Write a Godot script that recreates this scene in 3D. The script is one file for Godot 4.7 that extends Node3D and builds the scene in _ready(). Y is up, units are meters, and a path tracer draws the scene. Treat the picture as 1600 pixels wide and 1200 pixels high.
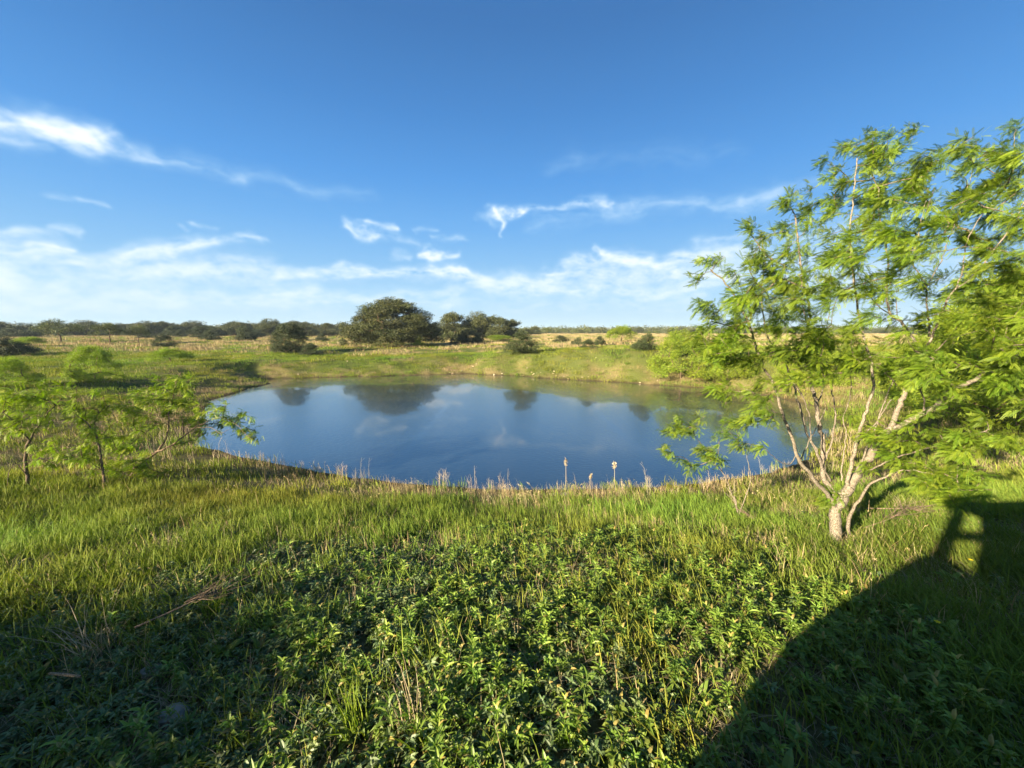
extends Node3D
# A stock pond in a green pasture at golden hour. x to the right, -z away from the camera.
const WATER := -1.2
const POND := [Vector2(-0.53, 7.06), Vector2(1.32, 7.06), Vector2(3.36, 7.24), Vector2(5.51, 7.96), Vector2(6.87, 8.74), Vector2(10.16, 11.65), Vector2(12.16, 14.62), Vector2(12.11, 17.93), Vector2(10.67, 20.43), Vector2(7.39, 21.95), Vector2(3.98, 23.72), Vector2(0.00, 25.78), Vector2(-3.44, 27.37), Vector2(-8.65, 25.78), Vector2(-12.62, 25.06), Vector2(-15.54, 24.04), Vector2(-14.22, 21.95), Vector2(-13.25, 17.22), Vector2(-11.49, 14.03), Vector2(-8.36, 9.95), Vector2(-6.91, 9.16), Vector2(-5.46, 8.59), Vector2(-3.60, 7.82), Vector2(-2.05, 7.35)]
# x, distance, height of the land away from the banks
const FIELD := [Vector3(0, 0, 0), Vector3(-4, 0, 0), Vector3(4, 0, 0), Vector3(0, 3, -0.02), Vector3(-7, 5, -0.3), Vector3(4, 4, -0.15), Vector3(8, 5, -0.1), Vector3(-14, 8, -0.5), Vector3(-19, 15, -0.4), Vector3(-20, 25, -0.15), Vector3(-30, 20, -0.1), Vector3(-12, 29, -0.3), Vector3(-9, 30, -0.25), Vector3(-4, 30, -0.1), Vector3(0, 29, 0.27), Vector3(8, 27, 0.6), Vector3(14, 22, 0.6), Vector3(16, 15, 0.4), Vector3(13, 10, 0.1), Vector3(-30, 45, 0.1), Vector3(-12, 44, 0.1), Vector3(0, 45, 0.3), Vector3(12, 45, 0.5), Vector3(-40, 70, 0.3), Vector3(0, 70, 0.5), Vector3(40, 70, 0.6), Vector3(40, 20, 0.6), Vector3(-60, 20, 0.1)]
# cirrus strokes: azimuth and elevation in degrees of both ends, half width, density
const CIRRUS := [
	[-52.24, 17.25, -48.68, 18.51, 0.84, 0.75],
	[-49.43, 18.25, -46.80, 18.14, 0.95, 0.80],
	[-48.38, 17.88, -45.67, 17.30, 1.05, 0.85],
	[-46.92, 17.08, -45.15, 18.13, 0.74, 0.70],
	[-52.41, 15.81, -49.65, 16.39, 0.47, 0.40],
	[-50.07, 15.86, -48.59, 16.02, 0.37, 0.25],
	[-45.21, 17.59, -41.06, 17.72, 0.74, 0.45],
	[-41.06, 17.72, -33.34, 17.49, 0.74, 0.28],
	[-33.30, 17.94, -25.28, 17.09, 0.95, 0.14],
	[-27.43, 17.14, -19.11, 17.82, 0.84, 0.10],
	[-49.05, 11.92, -47.46, 12.18, 0.26, 0.40],
	[-47.66, 12.13, -45.11, 12.47, 0.32, 0.35],
	[-49.89, 9.41, -47.54, 9.51, 0.32, 0.45],
	[-51.24, 8.62, -49.02, 8.63, 0.42, 0.25],
	[-40.16, 11.32, -39.13, 10.96, 0.21, 0.25],
	[-39.04, 11.89, -36.24, 11.66, 0.26, 0.40],
	[-53.29, 8.23, -50.94, 8.13, 0.63, 0.60],
	[-54.11, 6.55, -47.54, 7.53, 0.74, 0.50],
	[-49.90, 7.58, -47.10, 7.77, 0.42, 0.60],
	[-54.20, 5.76, -41.03, 7.55, 0.95, 0.45],
	[-44.94, 7.46, -36.99, 9.79, 0.84, 0.60],
	[-39.30, 9.09, -32.62, 10.88, 0.53, 0.55],
	[-34.52, 10.65, -31.28, 11.26, 0.26, 0.45],
	[-54.38, 4.18, -39.01, 6.12, 1.16, 0.42],
	[-41.63, 6.69, -31.52, 7.99, 0.95, 0.40],
	[-36.70, 6.32, -21.23, 7.66, 0.74, 0.50],
	[-30.93, 6.91, -22.79, 8.23, 0.53, 0.45],
	[-54.56, 2.58, -26.05, 4.97, 1.05, 0.35],
	[-33.06, 5.10, -14.64, 4.48, 0.74, 0.30],
	[-22.09, 13.79, -18.56, 12.37, 0.53, 0.65],
	[-19.71, 13.85, -16.85, 13.76, 0.42, 0.60],
	[-18.54, 12.92, -14.38, 11.81, 0.53, 0.30],
	[-14.32, 13.60, -10.83, 13.94, 0.32, 0.25],
	[-11.75, 12.60, -6.84, 12.77, 0.37, 0.35],
	[-13.11, 11.05, -10.92, 10.63, 0.53, 0.80],
	[-11.37, 10.45, -8.06, 10.55, 0.47, 0.75],
	[-16.82, 10.45, -14.44, 10.16, 0.37, 0.30],
	[-22.81, 7.82, -7.37, 8.41, 0.74, 0.75],
	[-10.97, 8.76, -4.63, 7.57, 0.74, 0.65],
	[-5.56, 7.12, 5.56, 7.12, 0.95, 0.55],
	[-16.34, 5.57, -7.43, 5.31, 0.53, 0.30],
	[-2.90, 16.43, -2.01, 14.83, 0.47, 0.95],
	[-2.01, 14.67, -1.65, 13.19, 0.26, 0.50],
	[-2.27, 16.27, 1.81, 17.07, 0.53, 0.95],
	[1.36, 17.07, 13.34, 16.95, 0.42, 0.60],
	[-3.63, 16.02, -3.18, 15.22, 0.53, 0.35],
	[3.64, 15.21, 17.59, 15.72, 1.16, 0.16],
	[12.50, 16.46, 32.91, 15.14, 0.95, 0.26],
	[28.94, 15.54, 36.99, 16.14, 0.74, 0.22],
	[4.47, 21.12, 8.86, 22.23, 0.74, 0.10],
	[7.97, 22.63, 28.53, 20.94, 1.26, 0.08],
	[11.78, 11.44, 14.42, 10.66, 0.42, 0.70],
	[9.16, 9.84, 25.80, 8.99, 0.84, 0.70],
	[14.44, 10.32, 22.79, 8.23, 0.74, 0.70],
	[5.54, 8.44, 29.54, 7.00, 0.95, 0.65],
	[-3.72, 6.24, 26.04, 5.22, 1.05, 0.50],
	[24.92, 11.23, 29.21, 11.71, 0.53, 0.35],
	[22.70, 9.84, 31.41, 9.49, 0.95, 0.55],
	[25.86, 8.04, 38.81, 8.34, 1.05, 0.50],
	[36.14, 5.78, 48.52, 5.93, 1.31, 0.40],
	[-9.29, 3.93, 26.14, 3.58, 0.74, 0.25],
	[35.61, 12.15, 51.55, 11.94, 0.84, 0.15],
	[-55.09, 3.33, -7.44, 4.59, 1.26, 0.32],
	[-9.22, 7.06, 41.68, 6.15, 1.37, 0.34],
	[-54.91, 4.90, -31.54, 7.77, 1.16, 0.30],
	[24.23, 10.13, 41.26, 10.63, 1.05, 0.30],
]
const TREES := {
	"main": {"at": Vector3(3.40,-0.44,-3.78),
		"limbs": [
			["trunk", 0.0560, 0.0500, [Vector3(0.00,-0.12,0.00), Vector3(0.00,0.19,-0.03), Vector3(0.04,0.37,-0.05), Vector3(0.10,0.50,-0.07), Vector3(0.16,0.58,-0.08)]],
			["limb", 0.0520, 0.0360, [Vector3(0.16,0.58,-0.08), Vector3(0.26,0.72,-0.11), Vector3(0.35,0.84,-0.14), Vector3(0.48,1.01,-0.18), Vector3(0.62,1.18,-0.21)]],
			["limb", 0.0340, 0.0220, [Vector3(0.62,1.18,-0.21), Vector3(0.72,1.40,-0.25), Vector3(0.83,1.61,-0.30), Vector3(0.94,1.84,-0.34), Vector3(1.04,1.99,-0.37)]],
			["limb", 0.0200, 0.0060, [Vector3(1.04,1.99,-0.37), Vector3(0.99,2.09,-0.42), Vector3(0.92,2.26,-0.48), Vector3(0.90,2.33,-0.52), Vector3(0.81,2.41,-0.56), Vector3(0.81,2.55,-0.62), Vector3(0.84,2.79,-0.68), Vector3(0.89,3.02,-0.75), Vector3(0.87,3.32,-0.82), Vector3(0.84,3.62,-0.90), Vector3(0.87,3.85,-0.96), Vector3(0.81,4.09,-1.03), Vector3(0.80,4.37,-1.10)]],
			["limb", 0.0080, 0.0040, [Vector3(0.88,2.41,-0.63), Vector3(0.70,2.51,-0.61), Vector3(0.54,2.69,-0.60), Vector3(0.42,2.86,-0.59)]],
			["limb", 0.0180, 0.0050, [Vector3(1.04,1.99,-0.37), Vector3(1.07,2.12,-0.35), Vector3(1.08,2.23,-0.33), Vector3(1.09,2.35,-0.31), Vector3(1.10,2.49,-0.29), Vector3(1.17,2.64,-0.28), Vector3(1.26,2.73,-0.25), Vector3(1.38,2.90,-0.24), Vector3(1.53,3.15,-0.24), Vector3(1.57,3.27,-0.22), Vector3(1.65,3.48,-0.21), Vector3(1.72,3.71,-0.20)]],
			["limb", 0.0120, 0.0040, [Vector3(1.11,2.16,-0.40), Vector3(1.12,2.45,-0.47), Vector3(1.13,2.68,-0.52), Vector3(1.13,2.79,-0.57), Vector3(1.04,2.97,-0.62), Vector3(1.12,3.22,-0.68), Vector3(1.21,3.51,-0.75), Vector3(1.31,3.81,-0.82)]],
			["limb", 0.0080, 0.0030, [Vector3(1.15,2.64,-0.26), Vector3(1.19,2.77,-0.26), Vector3(1.21,2.93,-0.27), Vector3(1.22,3.13,-0.28), Vector3(1.40,3.45,-0.31), Vector3(1.61,3.70,-0.33), Vector3(1.64,3.95,-0.35), Vector3(1.63,4.17,-0.37)]],
			["limb", 0.0080, 0.0030, [Vector3(1.07,2.67,-0.47), Vector3(1.32,2.99,-0.59), Vector3(1.48,3.22,-0.70), Vector3(1.72,3.60,-0.84), Vector3(1.96,4.07,-0.98), Vector3(2.09,4.44,-1.11)]],
			["limb", 0.0380, 0.0140, [Vector3(0.62,1.17,-0.21), Vector3(0.75,1.27,-0.17), Vector3(0.87,1.38,-0.13), Vector3(0.94,1.47,-0.08), Vector3(1.01,1.61,-0.05), Vector3(1.17,1.72,-0.01), Vector3(1.24,1.81,0.04), Vector3(1.39,1.95,0.08), Vector3(1.59,2.17,0.10), Vector3(1.82,2.47,0.12)]],
			["limb", 0.0090, 0.0040, [Vector3(0.72,1.41,0.01), Vector3(0.67,1.54,0.05), Vector3(0.56,1.66,0.10), Vector3(0.63,1.77,0.14), Vector3(0.72,1.84,0.19), Vector3(0.74,1.91,0.24)]],
			["limb", 0.0300, 0.0080, [Vector3(0.03,0.35,-0.05), Vector3(-0.07,0.50,-0.05), Vector3(-0.15,0.58,-0.04), Vector3(-0.27,0.68,-0.03), Vector3(-0.32,0.76,-0.02), Vector3(-0.44,0.89,-0.01), Vector3(-0.50,0.98,-0.00), Vector3(-0.54,1.09,0.01), Vector3(-0.61,1.24,0.01), Vector3(-0.68,1.38,0.01), Vector3(-0.74,1.54,0.01), Vector3(-0.83,1.74,0.00), Vector3(-0.93,1.88,0.01), Vector3(-1.02,2.10,-0.00), Vector3(-1.12,2.35,-0.01), Vector3(-1.29,2.63,-0.03), Vector3(-1.49,2.81,-0.03)]],
			["limb", 0.0360, 0.0100, [Vector3(0.06,0.41,-0.08), Vector3(-0.00,0.55,-0.12), Vector3(-0.06,0.65,-0.16), Vector3(-0.05,0.75,-0.20), Vector3(-0.02,0.90,-0.25), Vector3(-0.01,1.05,-0.29), Vector3(-0.04,1.23,-0.34), Vector3(-0.03,1.43,-0.39), Vector3(-0.05,1.54,-0.44), Vector3(-0.06,1.72,-0.48), Vector3(-0.09,1.87,-0.53), Vector3(-0.05,2.23,-0.61), Vector3(-0.01,2.44,-0.66), Vector3(-0.07,2.81,-0.74), Vector3(-0.11,3.18,-0.81), Vector3(-0.12,3.55,-0.89)]],
			["limb", 0.0100, 0.0040, [Vector3(0.05,1.41,-0.50), Vector3(0.14,1.53,-0.55), Vector3(0.18,1.64,-0.59), Vector3(0.16,1.75,-0.64), Vector3(0.21,2.00,-0.71), Vector3(0.32,2.37,-0.80), Vector3(0.39,2.83,-0.89)]],
			["limb", 0.0180, 0.0060, [Vector3(-0.09,0.77,-0.16), Vector3(-0.11,0.95,-0.25), Vector3(-0.14,1.07,-0.33), Vector3(-0.13,1.21,-0.42), Vector3(-0.13,1.36,-0.51), Vector3(-0.15,1.60,-0.61), Vector3(-0.23,1.93,-0.73), Vector3(-0.35,2.13,-0.82), Vector3(-0.34,2.30,-0.92), Vector3(-0.34,2.69,-1.04), Vector3(-0.25,3.09,-1.16), Vector3(-0.27,3.43,-1.28)]],
			["limb", 0.0260, 0.0060, [Vector3(0.14,0.58,-0.08), Vector3(0.12,0.71,-0.08), Vector3(0.16,0.85,-0.09), Vector3(0.18,1.03,-0.10), Vector3(0.20,1.18,-0.10), Vector3(0.25,1.36,-0.11), Vector3(0.29,1.54,-0.12), Vector3(0.32,1.68,-0.13), Vector3(0.28,1.90,-0.14), Vector3(0.19,2.16,-0.17), Vector3(0.11,2.49,-0.20), Vector3(0.04,2.87,-0.23), Vector3(0.01,3.25,-0.27), Vector3(0.04,3.63,-0.31), Vector3(0.06,3.94,-0.34)]],
			["limb", 0.0100, 0.0040, [Vector3(0.07,0.66,-0.09), Vector3(0.15,0.96,-0.19), Vector3(0.22,1.12,-0.27), Vector3(0.25,1.28,-0.36), Vector3(0.39,1.59,-0.46), Vector3(0.40,1.87,-0.56)]],
			["limb", 0.0130, 0.0050, [Vector3(0.28,0.74,-0.10), Vector3(0.27,0.81,-0.02), Vector3(0.27,0.86,0.06), Vector3(0.30,0.94,0.13), Vector3(0.31,1.02,0.21), Vector3(0.46,1.12,0.28), Vector3(0.72,1.24,0.35), Vector3(0.88,1.35,0.42)]],
			["limb", 0.0070, 0.0030, [Vector3(-0.48,0.97,-0.03), Vector3(-0.57,0.89,0.03), Vector3(-0.69,0.91,0.08), Vector3(-0.82,0.99,0.12), Vector3(-0.92,1.08,0.16)]],
			["limb", 0.0070, 0.0030, [Vector3(-0.69,1.38,0.01), Vector3(-0.88,1.48,0.07), Vector3(-1.00,1.61,0.12), Vector3(-1.18,1.67,0.17)]],
			["limb", 0.0140, 0.0060, [Vector3(-0.09,0.77,-0.16), Vector3(0.05,1.02,-0.25), Vector3(0.16,1.32,-0.36), Vector3(0.17,1.59,-0.46), Vector3(0.30,1.87,-0.56)]],
			["limb", 0.0140, 0.0050, [Vector3(0.25,0.73,-0.10), Vector3(0.38,0.97,-0.18), Vector3(0.54,1.23,-0.27), Vector3(0.67,1.46,-0.35), Vector3(0.81,1.66,-0.43)]],
			["limb", 0.0090, 0.0040, [Vector3(0.22,1.02,-0.14), Vector3(0.26,1.17,-0.09), Vector3(0.33,1.33,-0.05), Vector3(0.40,1.54,-0.01)]],
			["limb", 0.0130, 0.0050, [Vector3(-0.05,0.66,-0.09), Vector3(-0.21,0.88,-0.04), Vector3(-0.36,1.13,-0.00), Vector3(-0.44,1.41,0.03), Vector3(-0.60,1.64,0.08)]],
			["limb", 0.0090, 0.0040, [Vector3(0.49,1.00,-0.19), Vector3(0.52,1.10,-0.12), Vector3(0.54,1.24,-0.05), Vector3(0.60,1.37,0.01)]],
			["limb", 0.0090, 0.0040, [Vector3(-0.36,0.85,-0.12), Vector3(-0.25,1.00,-0.20), Vector3(-0.08,1.20,-0.30), Vector3(0.07,1.38,-0.39)]],
			["limb", 0.0300, 0.0060, [Vector3(0.27,-0.06,-0.13), Vector3(0.21,0.23,-0.10), Vector3(0.23,0.40,-0.06), Vector3(0.24,0.56,-0.01), Vector3(0.26,0.69,0.04), Vector3(0.29,0.75,0.10), Vector3(0.34,0.83,0.15), Vector3(0.44,0.89,0.21), Vector3(0.61,0.87,0.28)]],
		],
		"blobs": [
			[Vector3(-0.90,3.10,-0.27), 0.21],
			[Vector3(-0.51,2.81,-0.78), 0.28],
			[Vector3(-1.56,2.54,0.56), 0.21],
			[Vector3(-1.48,2.81,-0.02), 0.14],
			[Vector3(-1.69,2.62,0.28), 0.13],
			[Vector3(-1.58,2.28,0.43), 0.23],
			[Vector3(-1.61,2.34,0.25), 0.15],
			[Vector3(-1.08,2.23,-0.02), 0.28],
			[Vector3(-1.28,1.97,-0.08), 0.23],
			[Vector3(-1.00,1.68,-0.30), 0.21],
			[Vector3(-1.35,2.10,-0.14), 0.16],
			[Vector3(-0.15,3.49,-0.81), 0.26],
			[Vector3(-0.82,2.95,0.13), 0.26],
			[Vector3(-0.03,2.77,-1.07), 0.35],
			[Vector3(-1.19,2.39,0.53), 0.24],
			[Vector3(0.16,2.87,-0.70), 0.40],
			[Vector3(-0.22,2.42,-0.18), 0.36],
			[Vector3(-0.35,2.09,-0.39), 0.31],
			[Vector3(-0.62,2.06,0.37), 0.31],
			[Vector3(-0.30,2.98,0.14), 0.26],
			[Vector3(0.69,4.23,-1.13), 0.31],
			[Vector3(0.92,3.96,-1.39), 0.37],
			[Vector3(0.14,3.95,-0.20), 0.20],
			[Vector3(1.02,4.29,-0.94), 0.23],
			[Vector3(1.09,3.94,-1.22), 0.35],
			[Vector3(1.12,3.60,-1.21), 0.44],
			[Vector3(-0.10,2.94,0.35), 0.30],
			[Vector3(-0.53,2.66,0.47), 0.30],
			[Vector3(0.23,3.37,0.14), 0.32],
			[Vector3(1.72,4.18,-1.26), 0.35],
			[Vector3(0.40,3.77,0.21), 0.20],
			[Vector3(1.25,4.07,-0.41), 0.20],
			[Vector3(2.77,4.56,-1.45), 0.18],
			[Vector3(1.92,4.25,-0.64), 0.11],
			[Vector3(1.65,3.71,-0.86), 0.37],
			[Vector3(1.18,3.64,-0.16), 0.22],
			[Vector3(2.15,3.57,-0.83), 0.33],
			[Vector3(2.74,3.92,-1.14), 0.28],
			[Vector3(0.42,3.02,0.46), 0.27],
			[Vector3(2.45,3.19,-0.89), 0.38],
			[Vector3(2.06,3.32,-1.34), 0.37],
			[Vector3(1.17,2.82,-0.84), 0.30],
			[Vector3(-0.08,2.17,0.10), 0.34],
			[Vector3(1.17,1.92,-0.79), 0.38],
			[Vector3(0.21,1.84,0.47), 0.19],
			[Vector3(1.31,2.49,-0.25), 0.33],
			[Vector3(2.66,2.78,-1.12), 0.40],
			[Vector3(1.56,2.84,-0.01), 0.31],
			[Vector3(0.94,2.08,0.10), 0.34],
			[Vector3(0.91,2.12,0.38), 0.31],
			[Vector3(0.92,2.33,0.55), 0.27],
			[Vector3(2.35,1.65,-0.55), 0.33],
			[Vector3(0.89,1.76,0.28), 0.24],
			[Vector3(-0.98,1.90,0.17), 0.19],
			[Vector3(-0.38,1.79,-0.23), 0.17],
			[Vector3(-1.37,1.59,0.59), 0.14],
			[Vector3(0.68,1.85,-0.39), 0.21],
			[Vector3(0.21,1.23,0.34), 0.21],
			[Vector3(0.39,1.23,0.44), 0.24],
			[Vector3(0.80,1.23,0.34), 0.25],
			[Vector3(1.07,1.38,0.32), 0.20],
			[Vector3(1.44,1.48,0.10), 0.16],
			[Vector3(0.50,0.90,0.18), 0.24],
			[Vector3(0.59,0.94,0.38), 0.21],
			[Vector3(1.01,0.99,0.27), 0.18],
			[Vector3(0.72,0.68,0.21), 0.15],
			[Vector3(0.86,0.78,0.30), 0.13],
			[Vector3(-0.02,0.48,-0.01), 0.08],
			[Vector3(-0.94,1.38,0.21), 0.11],
			[Vector3(-1.15,1.35,0.22), 0.10],
			[Vector3(0.27,1.28,-0.38), 0.13],
			[Vector3(1.46,3.02,0.23), 0.34],
			[Vector3(2.63,2.64,-0.52), 0.42],
			[Vector3(3.07,3.68,-0.87), 0.37],
			[Vector3(1.27,3.72,0.21), 0.22],
			[Vector3(2.12,2.10,-0.13), 0.39],
			[Vector3(3.20,2.37,-0.68), 0.37],
		]},
	"small": {"at": Vector3(3.03,-0.69,-4.79),
		"limbs": [
			["trunk", 0.0140, 0.0100, [Vector3(0.00,-0.12,0.00), Vector3(-0.04,0.14,-0.02), Vector3(-0.09,0.34,-0.05)]],
			["limb", 0.0100, 0.0040, [Vector3(-0.05,0.17,-0.02), Vector3(-0.11,0.40,-0.10), Vector3(-0.19,0.60,-0.16), Vector3(-0.33,0.77,-0.23), Vector3(-0.41,0.92,-0.29), Vector3(-0.52,1.08,-0.35)]],
			["limb", 0.0100, 0.0030, [Vector3(-0.02,0.08,-0.01), Vector3(0.03,0.30,-0.02), Vector3(0.10,0.52,-0.03), Vector3(0.08,0.69,-0.03), Vector3(0.04,0.87,-0.04), Vector3(-0.00,1.08,-0.05)]],
			["limb", 0.0050, 0.0020, [Vector3(-0.07,0.25,-0.03), Vector3(-0.12,0.31,-0.09), Vector3(-0.20,0.38,-0.15)]],
			["limb", 0.0050, 0.0020, [Vector3(-0.18,0.59,-0.18), Vector3(-0.23,0.80,-0.24), Vector3(-0.19,1.00,-0.31), Vector3(-0.13,1.17,-0.36)]],
		],
		"blobs": [
			[Vector3(-0.93,1.19,-0.12), 0.19],
			[Vector3(-1.07,0.97,0.15), 0.16],
			[Vector3(-0.65,1.23,-0.20), 0.19],
			[Vector3(-0.64,0.98,-0.09), 0.19],
			[Vector3(-0.73,0.77,-0.06), 0.13],
			[Vector3(-0.46,1.16,-0.06), 0.20],
			[Vector3(-0.25,1.18,0.02), 0.18],
			[Vector3(-0.28,0.90,-0.20), 0.17],
			[Vector3(0.03,1.10,-0.03), 0.15],
			[Vector3(0.18,1.01,0.00), 0.12],
			[Vector3(-0.80,1.33,-0.25), 0.12],
		]},
	"left_a": {"at": Vector3(-7.01,-0.52,-5.31),
		"limbs": [
			["trunk", 0.0260, 0.0170, [Vector3(0.00,-0.12,0.00), Vector3(-0.03,0.28,-0.04), Vector3(-0.07,0.55,-0.08), Vector3(0.01,0.74,-0.10)]],
			["limb", 0.0200, 0.0060, [Vector3(0.01,0.74,-0.10), Vector3(0.04,0.89,-0.17), Vector3(0.09,1.04,-0.24), Vector3(0.15,1.17,-0.31), Vector3(0.23,1.30,-0.38)]],
			["limb", 0.0160, 0.0050, [Vector3(0.01,0.74,-0.10), Vector3(-0.01,0.89,-0.05), Vector3(-0.04,1.04,-0.01), Vector3(-0.11,1.19,0.04)]],
			["limb", 0.0100, 0.0030, [Vector3(-0.03,0.23,-0.03), Vector3(-0.06,0.45,0.04), Vector3(-0.03,0.35,0.15), Vector3(0.07,0.21,0.27)]],
		],
		"blobs": [
			[Vector3(-0.37,1.24,-0.20), 0.26],
			[Vector3(-0.80,1.17,-0.31), 0.29],
			[Vector3(0.14,1.36,-0.04), 0.25],
			[Vector3(0.27,1.43,-0.20), 0.26],
			[Vector3(0.19,1.24,-0.45), 0.24],
			[Vector3(-0.20,1.09,-0.43), 0.24],
			[Vector3(0.20,1.12,0.11), 0.19],
			[Vector3(0.88,1.24,0.04), 0.14],
			[Vector3(-0.09,1.09,0.17), 0.22],
		]},
	"left_b": {"at": Vector3(-6.33,-0.65,-5.73),
		"limbs": [
			["trunk", 0.0190, 0.0140, [Vector3(0.00,-0.12,0.00), Vector3(-0.08,0.30,-0.04), Vector3(-0.11,0.60,-0.08), Vector3(-0.18,0.84,-0.12)]],
			["limb", 0.0150, 0.0050, [Vector3(-0.18,0.84,-0.12), Vector3(-0.26,1.06,-0.08), Vector3(-0.38,1.22,-0.03), Vector3(-0.40,1.33,0.02)]],
			["limb", 0.0120, 0.0040, [Vector3(-0.16,0.74,-0.10), Vector3(-0.27,0.98,-0.20), Vector3(-0.32,1.11,-0.29), Vector3(-0.24,1.25,-0.37)]],
			["limb", 0.0080, 0.0030, [Vector3(-0.10,0.30,-0.04), Vector3(-0.12,0.50,0.08), Vector3(-0.06,0.59,0.22)]],
		],
		"blobs": [
			[Vector3(-0.43,0.74,0.20), 0.23],
			[Vector3(-0.74,1.05,-0.33), 0.14],
			[Vector3(-0.57,0.59,0.22), 0.17],
			[Vector3(-0.21,0.71,0.11), 0.23],
			[Vector3(-0.25,0.47,0.14), 0.21],
			[Vector3(-0.30,0.59,-0.10), 0.18],
			[Vector3(-0.35,1.08,-0.45), 0.26],
			[Vector3(-0.51,1.26,-0.48), 0.23],
			[Vector3(-0.14,0.92,-0.43), 0.23],
			[Vector3(-0.72,1.18,-0.46), 0.19],
		]},
	"left_c": {"at": Vector3(-6.75,-0.76,-6.46),
		"limbs": [
			["trunk", 0.0300, 0.0220, [Vector3(0.00,-0.12,0.00), Vector3(0.17,0.18,-0.02), Vector3(0.36,0.33,-0.05), Vector3(0.53,0.45,-0.06)]],
			["limb", 0.0200, 0.0070, [Vector3(0.53,0.45,-0.06), Vector3(0.64,0.62,-0.10), Vector3(0.68,0.81,-0.14), Vector3(0.69,1.12,-0.20), Vector3(0.75,1.36,-0.25), Vector3(0.77,1.58,-0.30), Vector3(0.85,1.81,-0.35)]],
			["limb", 0.0240, 0.0080, [Vector3(0.36,0.33,-0.05), Vector3(0.60,0.46,-0.02), Vector3(0.86,0.58,0.00), Vector3(1.08,0.74,0.02), Vector3(1.31,0.89,0.04), Vector3(1.56,1.01,0.06)]],
			["limb", 0.0120, 0.0040, [Vector3(1.06,0.73,0.00), Vector3(1.15,0.92,0.08), Vector3(1.21,1.16,0.14)]],
			["limb", 0.0080, 0.0030, [Vector3(1.35,0.90,0.08), Vector3(1.65,0.91,0.11), Vector3(1.83,0.83,0.16), Vector3(2.00,0.90,0.18)]],
			["limb", 0.0080, 0.0030, [Vector3(1.56,1.01,0.06), Vector3(1.82,1.09,0.10), Vector3(2.13,0.97,0.17), Vector3(2.32,0.83,0.24), Vector3(2.46,0.76,0.30)]],
			["limb", 0.0080, 0.0030, [Vector3(0.39,0.36,-0.05), Vector3(0.31,0.58,-0.13), Vector3(0.22,0.73,-0.20)]],
			["limb", 0.0100, 0.0030, [Vector3(0.11,0.11,-0.02), Vector3(-0.04,0.34,-0.15), Vector3(-0.26,0.53,-0.27)]],
		],
		"blobs": [
			[Vector3(1.15,1.84,-0.03), 0.15],
			[Vector3(0.76,1.61,-0.52), 0.21],
			[Vector3(0.94,1.63,0.01), 0.26],
			[Vector3(0.14,1.31,-0.52), 0.31],
			[Vector3(0.80,1.26,-0.16), 0.31],
			[Vector3(0.08,1.30,-0.27), 0.25],
			[Vector3(0.95,1.37,-0.40), 0.28],
			[Vector3(1.06,1.15,-0.17), 0.25],
			[Vector3(0.60,1.13,0.01), 0.24],
			[Vector3(0.25,1.25,0.08), 0.20],
			[Vector3(1.67,1.27,0.16), 0.21],
			[Vector3(1.54,1.11,-0.34), 0.21],
			[Vector3(1.56,0.99,-0.09), 0.22],
			[Vector3(2.16,1.10,0.13), 0.22],
			[Vector3(1.87,0.82,-0.42), 0.19],
			[Vector3(1.99,1.13,0.03), 0.18],
			[Vector3(1.29,0.89,-0.05), 0.16],
			[Vector3(2.34,0.71,0.07), 0.09],
			[Vector3(-0.33,0.79,-0.21), 0.27],
			[Vector3(-0.06,0.63,-0.15), 0.30],
			[Vector3(-0.36,0.51,-0.15), 0.25],
			[Vector3(0.35,0.54,0.12), 0.20],
			[Vector3(0.17,0.37,0.12), 0.24],
			[Vector3(-0.02,0.16,0.18), 0.22],
			[Vector3(0.30,0.09,0.13), 0.26],
			[Vector3(0.72,0.03,0.28), 0.22],
			[Vector3(0.65,0.24,0.24), 0.19],
			[Vector3(0.93,0.54,-0.45), 0.14],
		]},
}
var rng := RandomNumberGenerator.new()
var noise := FastNoiseLite.new()
var M := {}
var taken := {}
var grid := PackedFloat32Array()
const GX0 := -44.0
const GZ0 := -8.0
const GS := 0.25
const GW := 352
const GH := 240


# ---------------------------------------------------------------- land
func pond_distance(x: float, f: float) -> float:
	var best := 1e9
	var inside := false
	var n := POND.size()
	var p := Vector2(x, f)
	for i in n:
		var a: Vector2 = POND[i]
		var b: Vector2 = POND[(i + 1) % n]
		var e := b - a
		var w := p - a
		var t := clampf(w.dot(e) / e.length_squared(), 0.0, 1.0)
		best = minf(best, (w - e * t).length_squared())
		if (a.y > f) != (b.y > f) and x < (b.x - a.x) * (f - a.y) / (b.y - a.y) + a.x:
			inside = not inside
	best = sqrt(best)
	return -best if inside else best


func field_height(x: float, f: float) -> float:
	var far := 0.3 + 0.004 * clampf(f, 0.0, 250.0)
	var k := smoothstep(50.0, 90.0, Vector2(x, f - 15.0).length())
	if k >= 1.0:
		return far
	var a := 0.0
	var w := 0.0
	for p in FIELD:
		var d: float = (x - p.x) * (x - p.x) + (f - p.y) * (f - p.y) + 1.5
		a += p.z / (d * d)
		w += 1.0 / (d * d)
	return lerpf(a / w, far, k)


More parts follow.
